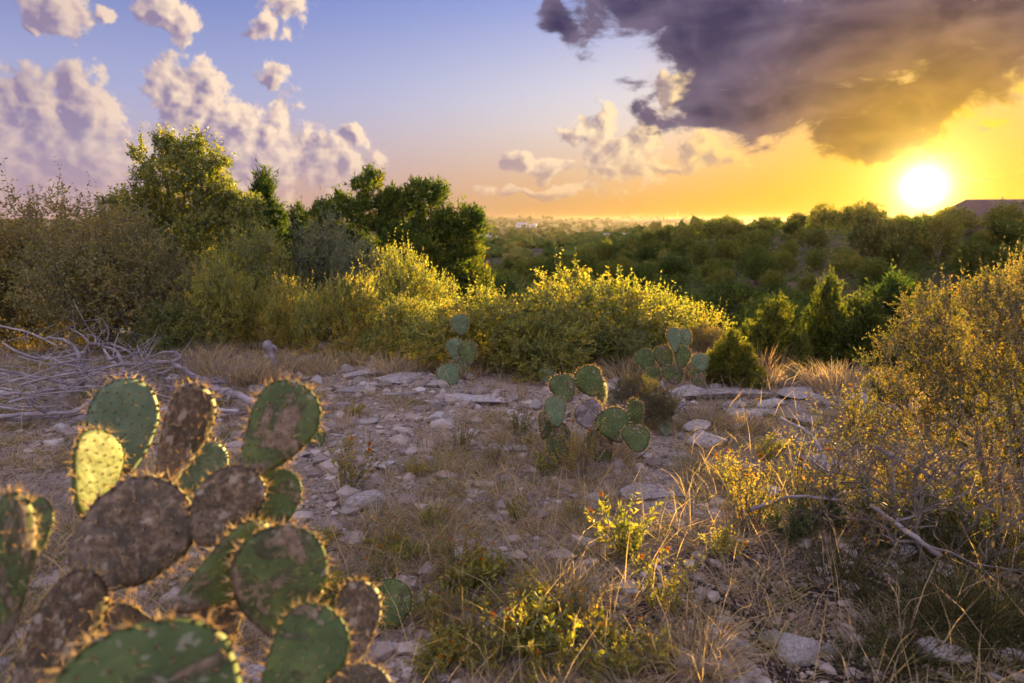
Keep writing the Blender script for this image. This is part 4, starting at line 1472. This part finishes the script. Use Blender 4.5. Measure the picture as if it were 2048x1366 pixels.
# ------------------------------------------------------------------ prickly pears
def cactus_material(name, stops, scar, scar_amt, pale=0.0):
    m, t, out = material(name)
    tc = t.node('ShaderNodeTexCoord')
    v = tc.outputs['Object']
    oi = t.node('ShaderNodeObjectInfo')
    v = t.v('ADD', v, t.v('SCALE', (3.1, 5.7, 2.3), oi.outputs['Random']))
    n = t.noise(v, 3.0, 5, .6, .3)
    c = ramp(t, n, stops)
    n2 = t.noise(v, 2.6, 7, .66, .8)
    c = t.mix(t.step(n2, .72 - scar_amt, .80 - scar_amt), c, ramp(t, t.noise(v, 14, 4, .65), [(.3, scar[0]), (.5, scar[1]), (.7, scar[2])]))
    rim_ = t.m('MULTIPLY', t.step(n2, .69 - scar_amt, .72 - scar_amt), t.step(n2, .77 - scar_amt, .73 - scar_amt))
    c = t.mix(t.m('MULTIPLY', rim_, .7), c, (.035, .026, .016))
    so = t.node('ShaderNodeSeparateXYZ')
    t.put(so.inputs[0], tc.outputs['Object'])
    cork = t.step(t.m('ADD', so.outputs[2], t.m('MULTIPLY', t.m('SUBTRACT', n, .5), .9)), .02 + scar_amt, -.10 + scar_amt)
    c = t.mix(cork, c, ramp(t, t.noise(v, 22, 4, .7), [(.35, (.06, .045, .03)), (.65, (.25, .20, .14))]))
    n4 = t.noise(v, 9 - 9 * pale, 3, .5)
    c = t.mix(t.step(n4, .63 - .1 * pale, .69 - .1 * pale, 0, .35 + pale), c, (.40, .36, .28))
    c = t.mix(t.step(n4, .36, .28, 0, .6), c, (.045, .035, .022))
    b = t.node('ShaderNodeBsdfPrincipled')
    t.put(b.inputs['Base Color'], c)
    b.inputs['Roughness'].default_value = .62
    b.inputs['Specular IOR Level'].default_value = .35
    bp = t.node('ShaderNodeBump')
    bp.inputs['Strength'].default_value = .35
    bp.inputs['Distance'].default_value = .02
    t.put(bp.inputs['Height'], t.m('ADD', n2, t.m('MULTIPLY', n4, .3)))
    t.l.new(bp.outputs[0], b.inputs['Normal'])
    t.l.new(b.outputs[0], out.inputs[0])
    return m


BROWN = [(.075, .050, .030), (.17, .12, .075), (.30, .23, .16)]
M['pad_green'] = cactus_material('pad_green', [(.3, (.040, .070, .018)), (.55, (.074, .118, .030)), (.75, (.13, .17, .048))], BROWN, .12)
M['pad_worn'] = cactus_material('pad_worn', [(.3, (.045, .075, .020)), (.55, (.085, .12, .030)), (.75, (.15, .165, .05))], BROWN, .20)
M['pad_old'] = cactus_material('pad_old', [(.3, (.06, .06, .03)), (.55, (.11, .095, .06)), (.75, (.18, .15, .10))], [(.035, .025, .015), (.11, .078, .045), (.30, .23, .15)], .30, .3)
M['pad_blue'] = cactus_material('pad_blue', [(.3, (.075, .125, .062)), (.55, (.125, .185, .095)), (.75, (.20, .25, .14))], BROWN, .04)
M['pad_grey'] = cactus_material('pad_grey', [(.3, (.12, .105, .115)), (.55, (.20, .175, .185)), (.75, (.28, .25, .25))], BROWN, .18, .3)
M['spine'] = leaf_material('spine', [(0, (.62, .46, .16)), (1, (.85, .72, .36))], .5, tint=(.66, .62, .4), gloss=.05)
M['areole'] = plain('areole', (.050, .032, .022), .9, 20, .4)


def pad_shape(seed, waist, bold=1.0):
    rng = np.random.default_rng(seed)
    NS, NR = 40, 9
    ph = rng.random(4) * 6.28

    def outline(a):
        z = .5 - .5 * np.cos(a)
        x = .40 * np.sin(a) * (waist + (1.18 - waist) * z ** .8)
        k = 1 + .045 * np.sin(2 * a + ph[0]) + .03 * np.sin(3 * a + ph[1]) + .014 * np.sin(9 * a + ph[2]) + .010 * np.sin(14 * a + ph[3])
        return x * k + lean * np.sin(z * 2.6), z + .05 * lean * np.sin(a)
    lean = .10 * (1 if seed % 2 else -1) * (.5 + .5 * rng.random())
    a = np.arange(NS) / NS * 2 * math.pi
    ox, oz = outline(a)
    cz = .56
    V = []
    th = .047

    def surf(s, q, side):
        x, z = outline(q)
        x, z = x * s, cz + (z - cz) * s
        y = side * th * np.sqrt(np.maximum(0, 1 - s ** 3.2)) * (.75 + .35 * (1 - z)) + .035 * np.sin(x * 5 + ph[2]) * z + .05 * (z - .5) ** 2 * math.cos(ph[3])
        y = y + .006 * np.sin(x * 23 + ph[0]) * np.sin(z * 19 + ph[1]) * (1 - s)
        return np.stack([x, y, z], -1)
    rings = [(i + 1) / NR for i in range(NR)]
    V.append(surf(np.zeros(1), np.zeros(1), 1))
    for s in rings:
        V.append(surf(np.full(NS, s), a, 1))
    back0 = 1 + NR * NS
    for s in rings[:-1]:
        V.append(surf(np.full(NS, s), a, -1))
    V.append(surf(np.zeros(1), np.zeros(1), -1))
    V = np.concatenate(V)
    Q, T = [], []
    j = np.arange(NS)
    k = (j + 1) % NS
    T.append(np.stack([np.zeros(NS, int), 1 + k, 1 + j], 1))
    for i in range(NR - 1):
        b0, b1 = 1 + i * NS, 1 + (i + 1) * NS
        Q.append(np.stack([b0 + j, b0 + k, b1 + k, b1 + j], 1))
    ring_b = [back0 + i * NS for i in range(NR - 1)] + [1 + (NR - 1) * NS]
    for i in range(NR - 1):
        b0, b1 = ring_b[i], ring_b[i + 1]
        Q.append(np.stack([b0 + k, b0 + j, b1 + j, b1 + k], 1))
    T.append(np.stack([np.full(NS, len(V) - 1), back0 + j, back0 + k], 1))
    body = mesh_np('pad', V, [np.concatenate(Q), np.concatenate(T)], [M['pad_green']], smooth=True)
    # areoles in slanting rows on both faces and round the rim, with their spines
    spots, nrm, rim = [], [], []
    row = 0
    for zz in np.arange(.10, .97, .105):
        for xx in np.arange(-.5, .5, .125):
            x = xx + (row % 2) * .0625 + rng.normal() * .008
            z = zz + rng.normal() * .008
            # how far out is the point?
            ang = math.atan2(x / .40, -(z - cz) / .5)
            best = min(((math.hypot(x, z - cz) / max(1e-6, math.hypot(*(np.array(outline(np.array([t_]))).ravel() - [0, cz])))) for t_ in [_find(outline, x, z, cz)]))
            if best < .90:
                q = _find(outline, x, z, cz)
                for side in (1, -1):
                    spots.append(surf(np.array([best]), np.array([q]), side)[0])
                    nrm.append(np.array([x * .5, side, (z - .5) * .5]))
                    rim.append(False)
        row += 1
    for q in np.linspace(.16, .84, 24) * 2 * math.pi:
        qq = q + rng.normal() * .03
        p = surf(np.array([.995]), np.array([qq]), 1)[0]
        spots.append(p)
        nrm.append(np.array([p[0] * 1.3, 0, p[2] - cz + .0]))
        rim.append(True)
    spots, nrm = np.array(spots), unit(np.array(nrm))
    ga, gs = Geo(), Geo()
    for p, n, rm in zip(spots, nrm, rim):
        r = .016 if not rm else .016
        u = unit(np.cross(n, [.3, .2, .9]))
        w = np.cross(n, u)
        aa = np.arange(6) * math.pi / 3
        ring = p + (u[None] * np.cos(aa)[:, None] + w[None] * np.sin(aa)[:, None]) * r - n * .004
        Vv = np.vstack([ring, p + n * r * .8])
        jj = np.arange(6)
        ga.add(Vv, T=np.stack([jj, (jj + 1) % 6, np.full(6, 6)], 1))
        cnt = int(rng.integers(3, 7)) if rm else int(rng.integers(0, 3))
        glo = 16 if rm else 4
        for c in range(cnt + glo):
            long = c < cnt
            d = unit(n * (1.0 if rm else .8) + rng.normal(size=3) * (.55 if rm else .6))
            if d @ n < .15:
                d = unit(d + n * .6)
            L = .05 + .10 * rng.random() ** 1.6 if long else rng.uniform(.018, .04)
            if not rm and long:
                L *= .85
            rr = (.0048 if long else .0040) * (bold if rm else 1)
            e = unit(np.cross(d, [.1, .9, .3]))
            f = np.cross(d, e)
            Vv = np.array([p + e * rr, p - e * rr * .5 + f * rr * .87, p - e * rr * .5 - f * rr * .87, p + d * L])
            gs.add(Vv, T=np.array([(0, 1, 3), (1, 2, 3), (2, 0, 3)]), rnd=rng.random())
    return body, ga.mesh('areoles', [M['areole']]), gs.mesh('spines', [M['spine']])



def _find(outline, x, z, cz):
    """outline parameter that points the same way from the middle as (x, z)"""
    want = math.atan2(x, z - cz)
    t_ = np.linspace(0, 2 * math.pi, 181)
    ox, oz = outline(t_)
    dd = np.abs((np.arctan2(ox, oz - cz) - want + math.pi) % (2 * math.pi) - math.pi)
    return float(t_[int(np.argmin(dd))])


PADS = [pad_shape(700 + k, w) for k, w in enumerate([.42, .66, .50, .78])]
PADS += [pad_shape(720 + k, w, 2.2) for k, w in enumerate([.42, .66, .50, .78])]      # more densely fringed plants
PADW = .80


def pad(parent, base, tip, width, nrm, mat='pad_green', var=0, thick=1.0, label=None, fringed=0):
    base, tip = np.asarray(base, float), np.asarray(tip, float)
    L = float(np.linalg.norm(tip - base))
    Z = (tip - base) / L
    Y = np.asarray(nrm, float)
    Y = unit(Y - Z * (Y @ Z))
    X = np.cross(Y, Z)
    sx, sy = width / (PADW * .92), (.5 * L + .5 * width / PADW) * thick
    mtx = Matrix(((X[0] * sx, Y[0] * sy, Z[0] * L, base[0]), (X[1] * sx, Y[1] * sy, Z[1] * L, base[1]), (X[2] * sx, Y[2] * sy, Z[2] * L, base[2]), (0, 0, 0, 1)))
    body, ar, sp = PADS[var % 4 + 4 * fringed]
    o = obj('pad', body, parent)
    o.matrix_local = Matrix.Translation(-parent.location) @ mtx
    o.material_slots[0].link = 'OBJECT'
    o.material_slots[0].material = M[mat]
    if label:
        o['label'] = label
    a = obj('areoles', ar, o)
    a['kind'] = 'stuff'
    s = obj('spines', sp, o)
    s['kind'] = 'stuff'
    return o


def pads_from(name, label, root, items, depth0):
    """items: base column,row -> tip column,row, apparent width px, distance, facing (degrees away from the viewer), material, shape"""
    o = obj(name, None, loc=root)
    tag(o, label, 'cactus')
    for (bx, by, tx, ty, wpx, d1, d2, yaw, mat, var) in items:
        if len(items) == 1:                      # a lone pad grows straight out of the ground
            d1 = float((on_ground(bx, by) - EYE) @ pix_dir(1024, 683)) + .02
            d2 = d1 + .03
        b, t_ = at(bx, by, d1), at(tx, ty, d2)
        mid = (b + t_) / 2
        v = unit(EYE - mid)
        ca, sa = math.cos(R(yaw)), math.sin(R(yaw))
        n = np.array([v[0] * ca - v[1] * sa, v[0] * sa + v[1] * ca, v[2]])
        w = wpx * (.90 if d1 < 2.1 else 1.0) * (d1 + d2) / 2 / FPX / max(.35, abs(math.cos(R(yaw))))
        pad(o, b, t_, w, n, mat, var, fringed=int(d1 > 3))
    return o


root = on_ground(300, 1366)
root = np.array([-.62, 1.35, gz(-.62, 1.35)])
NEAR = [
    (248, 948, 272, 758, 128, 1.80, 1.84, 14, 'pad_blue', 1),
    (322, 985, 392, 768, 92, 1.62, 1.66, 38, 'pad_old', 2),
    (165, 1040, 198, 858, 70, 1.55, 1.62, 66, 'pad_green', 2),
    (138, 1140, 392, 1030, 205, 1.46, 1.52, 6, 'pad_old', 3),
    (484, 960, 592, 762, 148, 1.56, 1.60, -14, 'pad_worn', 0),
    (378, 1010, 442, 888, 84, 1.95, 2.00, 34, 'pad_blue', 1),
    (395, 1090, 520, 950, 120, 1.50, 1.55, 20, 'pad_old', 3),
    (545, 1062, 572, 938, 105, 1.60, 1.64, -10, 'pad_green', 1),
    (345, 1225, 545, 1052, 92, 1.30, 1.42, 52, 'pad_worn', 0),
    (560, 1280, 592, 1052, 188, 1.34, 1.36, -6, 'pad_worn', 1),
    (520, 1420, 650, 1210, 165, 1.22, 1.28, -16, 'pad_green', 0),
    (700, 1345, 712, 1160, 92, 1.45, 1.50, 34, 'pad_old', 2),
    (330, 1560, 345, 1238, 340, 1.00, 1.04, 4, 'pad_green', 3),
    (720, 1520, 722, 1325, 175, 1.30, 1.34, 8, 'pad_old', 1),
    (8, 1290, 18, 985, 82, 1.16, 1.20, 30, 'pad_worn', 2),
    (60, 1120, 74, 992, 84, 1.45, 1.48, -10, 'pad_worn', 1),
    (20, 1430, 175, 1140, 110, 1.30, 1.44, 40, 'pad_old', 2),
    (430, 1330, 450, 1130, 120, 1.60, 1.58, 20, 'pad_old', 1),
]
fg = pads_from('prickly_pear', 'large old prickly pear filling the lower left of the picture', root, NEAR, 1.4)
for (a, b, w, y) in [((-.62, 1.35, -.06), (-.72, 1.38, .34), .20, 20), ((-.45, 1.30, -.06), (-.42, 1.26, .36), .22, -15), ((-.95, 1.35, -.05), (-1.02, 1.20, .42), .20, 40), ((-.30, 1.35, -.05), (-.28, 1.30, .33), .2, 10),
                     ((-.52, 1.05, -.05), (-.51, 1.00, .36), .22, 5), ((-.72, 1.42, .3), (-.95, 1.45, .62), .17, 20)]:
    pad(fg, a, b, w, (math.sin(R(y)), -math.cos(R(y)), 0), 'pad_old', 1, 1.3)

MID = [
    (1134, 806, 1128, 748, 50, 4.22, 4.24, 8, 'pad_green', 1),
    (1194, 792, 1172, 732, 52, 4.25, 4.25, -8, 'pad_green', 3),
    (1112, 855, 1118, 792, 42, 4.12, 4.14, 22, 'pad_blue', 1),
    (1198, 862, 1172, 800, 54, 4.18, 4.20, -4, 'pad_grey', 3),
    (1245, 885, 1222, 815, 62, 4.10, 4.15, -16, 'pad_green', 1),
    (1254, 855, 1276, 800, 22, 4.15, 4.20, 70, 'pad_green', 2),
    (1086, 880, 1090, 822, 26, 4.08, 4.12, 60, 'pad_worn', 2),
    (1275, 905, 1280, 852, 54, 4.02, 4.05, 10, 'pad_green', 1),
    (1200, 830, 1203, 762, 20, 4.30, 4.30, 72, 'pad_worn', 2),
    (1122, 935, 1122, 845, 46, 4.18, 4.18, 12, 'pad_worn', 3),
    (1208, 935, 1202, 850, 48, 4.22, 4.22, -10, 'pad_worn', 3),
]
r_ = on_ground(1180, 905)
pads_from('prickly_pear', 'prickly pear with glowing spine rims in the middle of the clearing', r_, MID, 4.2)
REAR = [
    (1352, 706, 1342, 656, 30, 6.1, 6.1, 8, 'pad_blue', 0), (1372, 694, 1370, 657, 29, 6.1, 6.1, -6, 'pad_blue', 1), (1362, 738, 1362, 692, 34, 6.1, 6.1, -12, 'pad_green', 0), (1335, 738, 1328, 690, 36, 6.2, 6.2, 10, 'pad_worn', 1),
    (1300, 742, 1290, 698, 36, 6.25, 6.25, -5, 'pad_green', 1), (1402, 744, 1403, 707, 32, 6.0, 6.0, 6, 'pad_blue', 3), (1350, 770, 1350, 730, 40, 6.1, 6.1, 5, 'pad_worn', 1), (1395, 772, 1400, 738, 30, 6.0, 6.0, 20, 'pad_worn', 1),
    (1312, 770, 1306, 734, 34, 6.2, 6.2, -8, 'pad_worn', 3)]
pads_from('prickly_pear', 'farther prickly pear with two round pads on top at the shelf edge', on_ground(1350, 765), REAR, 6.1)
pads_from('prickly_pear', 'grey green prickly pear pads hidden in the forked trunk shrub', on_ground(920, 745), [
    (915, 722, 914, 676, 34, 6.5, 6.5, 10, 'pad_blue', 1), (940, 730, 938, 682, 36, 6.45, 6.45, -14, 'pad_green', 1), (922, 672, 924, 628, 34, 6.55, 6.5, 6, 'pad_blue', 1), (925, 755, 922, 715, 40, 6.45, 6.45, 4, 'pad_worn', 1)], 6.5)
pads_from('prickly_pear', 'single broad grey green pad at the right end of the stone ledge', on_ground(900, 768), [(902, 772, 900, 728, 44, 6.05, 6.1, 6, 'pad_blue', 3)], 6.1)
pads_from('prickly_pear', 'single dark round pad in the dry grass left of the golden bush', on_ground(1592, 764), [(1592, 764, 1592, 729, 27, 6.15, 6.15, 8, 'pad_green', 3)], 6.1)
pads_from('prickly_pear', 'pale pad half hidden in grass behind the nearer prickly pear', on_ground(1098, 768), [(1098, 770, 1097, 732, 30, 6.0, 6.0, 5, 'pad_blue', 1)], 6.1)
pads_from('prickly_pear', 'small round pad in the grass right of the leaning foreground pad', on_ground(634, 895), [(634, 897, 634, 853, 42, 4.15, 4.2, 10, 'pad_green', 1)], 4.2)
pads_from('prickly_pear', 'tiny young pad right of the nearer prickly pear', on_ground(1332, 872), [(1332, 874, 1333, 842, 22, 4.35, 4.4, 10, 'pad_blue', 1)], 4.4)
pads_from('prickly_pear', 'small upright pad at the right foot of the foreground prickly pear', on_ground(772, 1268), [(770, 1268, 802, 1162, 78, 2.12, 2.2, -18, 'pad_green', 1)], 2.2)


# ------------------------------------------------------------------ dead wood
def limb(parent, pts, r0, r1, seed, name='limb', twigs=3, sides=7):
    """one weathered branch with a few side twigs"""
    r = np.random.default_rng(seed)
    pts = np.array(pts, float)
    t_ = np.linspace(0, len(pts) - 1, (len(pts) - 1) * 6 + 1)
    P = np.stack([np.interp(t_, np.arange(len(pts)), pts[:, k]) for k in range(3)], 1)
    for _ in range(3):
        P[1:-1] = (P[:-2] + 2 * P[1:-1] + P[2:]) / 4
    P[1:-1] += r.normal(size=P[1:-1].shape) * r0 * .22
    rad = np.linspace(r0, r1, len(P)) * (1 + .12 * r.normal(size=len(P)))
    g = Geo()
    g.add(*tube(P, np.abs(rad) + .0008, sides))
    for k in range(twigs):
        i = int(r.integers(len(P) // 4, len(P) - 1))
        tan = unit(P[i] - P[i - 1])
        d = unit(tan * .7 + r.normal(size=3) * .7 + [0, 0, .15])
        L = r.uniform(.10, .34)
        q = P[i] + d * L * .5 + r.normal(size=3) * .02
        e = q + unit(d + r.normal(size=3) * .4) * L * .6
        g.add(*tube([P[i], (P[i] + q) / 2 + r.normal(size=3) * .008, q, e], [rad[i] * .5 + .001, rad[i] * .4 + .001, .003, .0014], 4))
        if r.random() < .6:
            d2 = unit(d + r.normal(size=3) * .7)
            g.add(*tube([q, q + d2 * L * .25, q + d2 * L * .5 + r.normal(size=3) * .02], [.003, .0022, .0012], 3))
    me = g.mesh(name, [M['dead_wood']], smooth=True)
    if parent is None:
        return obj(name, me)
    o = obj(name, me, parent)
    o.location = -parent.location
    return o


def line(d, *pp):
    return [at(px, py, d if np.isscalar(d) else d[k]) for k, (px, py) in enumerate(pp)]


tree = obj('fallen_dead_tree', None, loc=on_ground(150, 790))
tag(tree, 'tangle of bleached grey dead branches lying at the left edge of the clearing', 'dead tree')
bpy.context.view_layer.update()
L_ = [
    (line([4.95, 5.0, 5.0, 5.05, 5.1, 5.2], (-60, 838), (40, 830), (120, 827), (165, 818), (182, 800), (205, 788)), .020, .006),
    (line([5.0, 5.05, 5.1], (-40, 842), (100, 836), (215, 822)), .015, .008),
    (line([5.6, 5.6, 5.6, 5.6], (-40, 790), (60, 786), (130, 776), (230, 770)), .016, .006),
    (line([6.3, 6.3, 6.2, 6.1, 6.0], (95, 674), (132, 680), (154, 700), (162, 730), (164, 768)), .009, .021),
    (line([5.9, 5.95, 6.0, 5.9, 5.8, 5.75], (170, 738), (235, 731), (335, 722), (362, 735), (392, 755), (418, 764)), .010, .026),
    (line([6.1, 6.1, 6.1, 6.1, 6.05], (290, 722), (322, 704), (350, 703), (364, 716), (342, 724)), .005, .016),
    (line([6.4, 6.3, 6.2, 6.1, 6.0], (180, 688), (232, 690), (262, 706), (292, 730), (340, 766)), .012, .010),
    (line([5.9, 5.9, 6.0, 6.1, 6.2], (5, 686), (28, 700), (70, 718), (118, 716), (170, 704)), .008, .014),
    (line([6.3, 6.2, 6.1, 6.0], (190, 688), (232, 700), (242, 718), (250, 752)), .010, .020),
    (line([6.3, 6.2, 6.1], (205, 690), (212, 706), (228, 728)), .008, .016),
    (line([6.3, 6.3, 6.3], (207, 640), (218, 662), (214, 686)), .003, .008),
    (line([6.2, 6.2, 6.2, 6.2], (238, 664), (231, 684), (228, 700), (226, 718)), .003, .009),
    (line([6.2, 6.2, 6.2], (140, 658), (165, 670), (180, 688)), .003, .010),
    (line([6.2, 6.2, 6.1], (172, 668), (190, 672), (192, 686)), .003, .007),
    (line([6.1, 6.1, 6.0], (274, 690), (282, 712), (296, 730)), .004, .008),
    (line([5.7, 5.7, 5.7, 5.7], (40, 770), (110, 752), (180, 742), (260, 724)), .010, .006),
    (line([5.7, 5.75, 5.8], (-20, 735), (60, 752), (150, 770)), .016, .010),
    (line([5.8, 5.8, 5.8, 5.8], (0, 765), (45, 758), (110, 760), (175, 750)), .009, .005),
    (line([5.5, 5.5, 5.5], (20, 800), (90, 790), (190, 778)), .010, .005),
    (line([6.0, 6.0, 6.0], (-10, 650), (60, 664), (110, 690)), .006, .010),
    (line([6.0, 5.9, 5.9], (100, 715), (130, 728), (165, 735)), .008, .012),
    (line([5.9, 5.9], (230, 770), (340, 740)), .008, .005),
]
for i, (pts, a, b) in enumerate(L_):
    limb(tree, pts, a, b, 900 + i, twigs=4)
rr = np.random.default_rng(31)
for i in range(46):
    px, py = rr.uniform(-40, 380), rr.uniform(705, 815)
    if py < 745 and px > 300:
        py += 40
    d = 5.2 + (815 - py) / 110 * .9 + rr.uniform(-.2, .2)
    a = rr.uniform(-.45, .35)
    L = rr.uniform(40, 110)
    pts = line(d, (px, py), (px + L * math.cos(a) * .5, py - L * math.sin(a) * .5 + rr.uniform(-7, 7)), (px + L * math.cos(a), py - L * math.sin(a)))
    for q in pts:
        q[2] = max(q[2], gz(q[0], q[1]) + .01)
    limb(tree, pts, rr.uniform(.005, .011), .002, 1000 + i, twigs=4, sides=5)

LOGS = [([(425, 778), (470, 790), (512, 806)], [5.55, 5.4, 5.2], .034, .026, 'weathered grey log between the tall pads of the foreground cactus'),
        ([(300, 822), (390, 816), (475, 822)], [5.05, 5.1, 5.0], .020, .015, 'thin straight pole lying behind the foreground cactus'),
        ([(385, 772), (420, 766), (450, 764)], [5.7, 5.7, 5.7], .030, .016, 'dark broken log end under the tips of the dead branches'),
        ([(1322, 762), (1330, 780), (1345, 792), (1355, 782)], [5.9, 5.85, 5.8, 5.8], .012, .005, 'bleached white curved stick on the bedrock shelf'),
        ([(765, 788), (805, 789), (850, 782)], [5.5, 5.5, 5.6], .007, .004, 'thin pale stick lying before the stone ledge'),
        ([(1345, 825), (1360, 812), (1372, 806)], [4.95, 5.0, 5.05], .018, .008, 'short pale stick on the ground behind the nearer cactus'),
        ([(1560, 835), (1625, 868), (1650, 920), (1672, 975)], [3.75, 3.7, 3.6, 3.5], .005, .014, 'pale crooked bare branch rising left of the thorny shrub'),
        ([(1745, 890), (1830, 935), (1885, 968), (1925, 930)], [3.4, 3.3, 3.25, 3.3], .005, .014, 'long pale crooked branch crossing the golden bush'),
        ([(1740, 1010), (1810, 1060), (1880, 1110)], [2.9, 2.8, 2.7], .007, .012, 'thick grey fallen branch in the shade at lower right'),
        ([(1500, 1020), (1580, 990), (1680, 1000)], [3.2, 3.25, 3.2], .010, .005, 'low grey branch lying across the gold herbs')]
for i, (pp, dd, a, b, label) in enumerate(LOGS):
    o = limb(None, line(dd, *pp), a, b, 1100 + i, 'dead_branch', twigs=2 if i != 6 and i != 7 else 7)
    tag(o, label, 'branch')


def stump():
    g = Geo()
    p0 = on_ground(552, 748)
    P = [p0 + [0, 0, -.05], at(549, 728, p0[1]), at(543, 708, p0[1]), at(538, 694, p0[1]), at(532, 687, p0[1] - .02)]
    g.add(*tube(P, [.055, .040, .036, .048, .040], 12))
    V = g.V[0]
    n = fbm(V[:, 0] * 30, V[:, 2] * 12 + V[:, 1] * 30, 3, 3) - .5
    V += np.stack([n * .03, n * .02, n * .03], 1)
    g.add(*tube([P[3], P[3] + [.05, 0, .0], P[3] + [.085, 0, -.05]], [.03, .022, .008], 6))
    tag(obj('weathered_stump', g.mesh('weathered_stump', [M['dead_wood']], smooth=True)), 'weathered grey stump leaning at the edge of the shrubs', 'stump')
    g = Geo()
    q = on_ground(1135, 1225)
    g.add(*tube([q, q + [.01, 0, .04], q + [-.015, .01, .085]], [.028, .020, .016], 8))
    g.V[0] += rr.normal(size=g.V[0].shape) * .005
    tag(obj('wood_knot', g.mesh('wood_knot', [M['dead_wood']])), 'small bleached knot of wood standing in the near weeds', 'wood')


stump()


# ------------------------------------------------------------------ the air
def haze():
    m, t, out = material('haze')
    v = t.node('ShaderNodeVolumePrincipled')
    v.inputs['Color'].default_value = (.50, .43, .44, 1)
    v.inputs['Density'].default_value = 0.00005
    v.inputs['Anisotropy'].default_value = 0.64
    t.l.new(v.outputs[0], out.inputs['Volume'])
    o = obj('haze', box_mesh('haze', (-4400, -4400, -60), (4400, 4400, 13), m))
    tag(o, 'thin warm evening haze over the valley and hillside', 'haze', kind='stuff')


haze()
